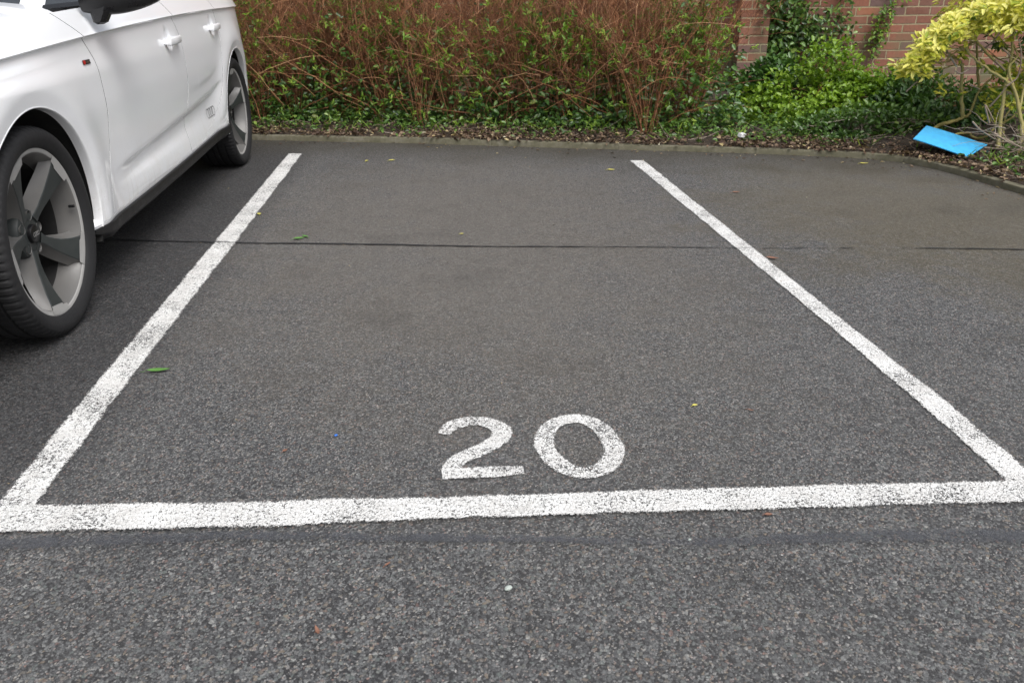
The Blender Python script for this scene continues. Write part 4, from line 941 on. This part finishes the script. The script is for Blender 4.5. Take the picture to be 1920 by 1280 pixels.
# mirrors
def mirror_housing(sg, door):
    xb = Wd(3.25, .93)
    # housing: lofted sections going outwards (x), long axis across the car
    secs = []
    for t in np.linspace(0, 1, 13):
        x = xb-.004+.255*t; hh = .068*(1-.30*t**2)*(sin(pi*(.16+.80*t))**.35); dd = .052*(sin(pi*(.2+.76*t))**.5); yc_ = 3.275+.055*t; zcn = 1.008+.010*t
        r_ = []
        for a_ in np.linspace(0, 2*pi, 25)[:-1]:
            r_.append((x, yc_-OY+dd*(abs(cos(a_))**.75)*np.sign(cos(a_)), zcn+hh*(abs(sin(a_))**.75)*np.sign(sin(a_))))
        r_.append(r_[0]); secs.append(r_)
    mb = MB(); mb.grid(secs, 0); mb.add(secs[0][:-1], [tuple(range(24))]); mb.add(secs[-1][:-1], [tuple(range(24))[::-1]])
    V = [(x*sg, y, z) for x, y, z in mb.V]; o = mesh('wing_mirror', V, mb.F if sg == 1 else [f[::-1] for f in mb.F], M['mirror'], car); smooth_angle(o, 45)
    # foot
    mb = MB(); secs = []
    for (xa, xe, ya_, ye, z) in ((xb+.036, xb+.054, 3.25, 3.285, .916), (xb+.026, xb+.068, 3.245, 3.292, .923), (xb+.022, xb+.084, 3.245, 3.30, .953), (xb+.018, xb+.092, 3.245, 3.305, .975), (xb+.016, xb+.09, 3.245, 3.30, 1.0)):
        b_ = .008; secs.append([(x, y-OY, z) for x, y in ((xa+b_, ya_), (xe-b_*2, ya_), (xe, ya_+b_*2), (xe, ye-b_), (xe-b_, ye), (xa+b_, ye), (xa, ye-b_), (xa, ya_+b_), (xa+b_, ya_))])
    mb.grid(secs, flip=True); mb.add(secs[0][:-1], [tuple(range(8))])
    V = [(x*sg, y, z) for x, y, z in mb.V]; f_ = mesh('mirror_foot', V, mb.F if sg == 1 else [f[::-1] for f in mb.F], M['mirror'], o); smooth_angle(f_, 35)
for sg, d_ in ((1, fd[0]), (-1, fd[1])): mirror_housing(sg, d_)

# wheels
def tyre_mesh(par):
    prof = [(.2585, .098), (.262, .106), (.270, .112), (.284, .120), (.297, .1225), (.309, .1195), (.318, .113), (.3235, .104), (.3262, .094), (.3268, .078), (.3268, .067), (.319, .066), (.319, .058), (.3268, .057), (.327, .030), (.327, .024), (.319, .023), (.319, .013), (.327, .012)]
    full = prof+[(r, -x) for r, x in prof[::-1]]
    def mod(r, j, a):
        if a % 4 == 0 and 6 <= j <= 10: return r-.0045
        if a % 4 == 0 and (14 <= j <= 15): return r-.003
        return r
    mb = MB(); mb.lathe(full, 320, mod=mod)
    o = mb.build('tyre', M['tyre'], par); smooth_angle(o, 30); return o
def make_wheel(phase):
    mb = MB()
    prof = [(.2520, -.095), (.2600, -.098), (.2480, -.085), (.2330, -.06), (.2250, -.02), (.2270, .03), (.2360, .070), (.2440, .092), (.2475, .099), (.2500, .1015), (.2600, .1030), (.2622, .1015), (.2615, .0965), (.2590, .094)]
    mb.lathe(prof, 120, mats=[3]*5+[0]*3+[1]*5)  # deep barrel takes the black liner material: recess shade put into its colour
    # hub
    mb.lathe([(.006, .050), (.060, .050), (.074, .044), (.080, .030), (.082, -.01), (.07, -.03)], 60, m=2)
    wh = mb.build('wheel', [M['rimside'], M['rimlite'], M['rimdark'], M['liner']], car); smooth_angle(wh, 40)
    t_ = tyre_mesh(wh)
    rs = [.052, .072, .095, .12, .15, .18, .205, .225, .238, .2385, .2505]
    for k in range(5):
        ang = phase+2*pi/5*k; mb = MB(); secs = []
        for r_ in rs:
            hw = ipl(r_, [.05, .072, .10, .15, .20, .238, .2505], [.018, .0145, .015, .0225, .033, .0445, .051]); xf = ipl(r_, [.05, .08, .12, .18, .225, .2505], [.053, .057, .065, .081, .0955, .1022])
            skew = -.010*math.sin((r_-.05)/.2*pi)
            fl = ipl(r_, [.05, .10, .2, .2505], [.017, .013, .017, .021]); dp = ipl(r_, [.05, .15, .24], [.050, .046, .030])
            sec = [(xf-dp, -hw-fl), (xf-dp*.55, -hw-fl*.35), (xf-.002, -hw-.001), (xf+.0003, -hw+.002), (xf+.0015, 0), (xf+.0003, hw-.002), (xf-.002, hw+.001), (xf-dp*.55, hw+fl*.35), (xf-dp, hw+fl)]
            secs.append([(x, r_*cos(ang)-(y+skew)*sin(ang), r_*sin(ang)+(y+skew)*cos(ang)) for x, y in sec])
        nv = 9
        for i in range(len(secs)-1):
            for j in range(nv-1):
                mm = 1 if j in (0, 1, 6, 7) else (2 if i >= 8 else 0)
                mb.add([secs[i][j], secs[i][j+1], secs[i+1][j+1], secs[i+1][j]], [(0, 1, 2, 3)], mm)
        # light machined land outside each spoke tip, following the rim
        G_ = []
        for a_ in np.linspace(-.222, .222, 16):
            e = .2255+.006*(a_/.222)**2+(.006 if a_ > .12 else 0)
            G_.append([(ipl(r_, [.23, .2505, .26], [.0985, .1035, .1040]), r_*cos(ang+a_), r_*sin(ang+a_)) for r_ in (e, .242, .2505, .2575)])
        mb.grid(G_, 2)
        V, F, Mi = mb.V, mb.F, mb.M
        o = mesh('spoke', V, F, [M['rimdark'], M['rimside'], M['rimlite']], wh, False, Mi)
        import bmesh
        bm = bmesh.new(); bm.from_mesh(o.data); bmesh.ops.remove_doubles(bm, verts=bm.verts, dist=1e-5); bmesh.ops.recalc_face_normals(bm, faces=bm.faces); bm.to_mesh(o.data); bm.free(); smooth_angle(o, 28)
        # bolt in its recess between the spokes
        a2 = ang+pi/5; mb = MB(); mb.lathe([(.001, .044), (.008, .044), (.0095, .041), (.0095, .030)], 6, m=0); mb.lathe([(.0155, .0515), (.0150, .050), (.0125, .034)], 24, m=1)
        mb.V = [(x, y+.0565*cos(a2), z+.0565*sin(a2)) for x, y, z in mb.V]; mb.build('wheel_bolt', [M['disc'], M['rimside']], wh)
    mb = MB(); mb.lathe([(.0005, .064), (.024, .063), (.0285, .0605), (.0300, .055), (.030, .048)], 40, m=0)
    for q in range(4):
        G_ = []
        for a_ in np.linspace(0, 2*pi, 21): G_.append([(.0648, (q-1.5)*.0095+cos(a_)*r_, sin(a_)*r_) for r_ in (.0052, .0068)])
        mb.grid(G_, 1, flip=True)
    smooth_angle(mb.build('hub_cap', [M['mirror'], M['rimlite']], wh), 30)
    mb = MB(); mb.lathe([(.06, -.02), (.158, -.02), (.160, -.024), (.160, -.045), (.158, -.048), (.06, -.048)], 70); mb.build('brake_disc', M['disc'], wh)
    G_ = []
    for a_ in np.linspace(2.2, 3.6, 14): G_.append([(x, r_*cos(a_), r_*sin(a_)) for x, r_ in ((.005, .10), (.012, .115), (.012, .165), (.0, .178), (-.06, .178), (-.06, .10))])
    mb = MB(); mb.grid(G_); mb.add(G_[0], [tuple(range(6))]); mb.add(G_[-1], [tuple(range(6))]); mb.build('brake_caliper', M['black'], wh)
    mb = MB(); mb.box((0, 0, 0), (.018, .008, .008)); mb.V = [(x+.092, y+.226*cos(phase+.62), z+.226*sin(phase+.62)) for x, y, z in mb.V]; mb.build('valve', M['black'], wh)
    return wh
def place_wheel(wh, X, Y, rz): wh.location = (X-OX, Y-OY, WR); wh.rotation_euler = (0, 0, rz)
HX = -1.318
w1 = make_wheel(radians(-27.5)); place_wheel(w1, HX, AF, 0)
w2 = make_wheel(radians(92)); place_wheel(w2, HX, AF+WB, 0)
def copy_tree(o, parent):
    c = o.copy(); col.objects.link(c); c.parent = parent
    for ch in [q for q in bpy.data.objects if q.parent == o]: copy_tree(ch, c)
    return c
c1_ = copy_tree(w1, car); place_wheel(c1_, 2*CX-HX, AF, pi); c2_ = copy_tree(w2, car); place_wheel(c2_, 2*CX-HX, AF+WB, pi)
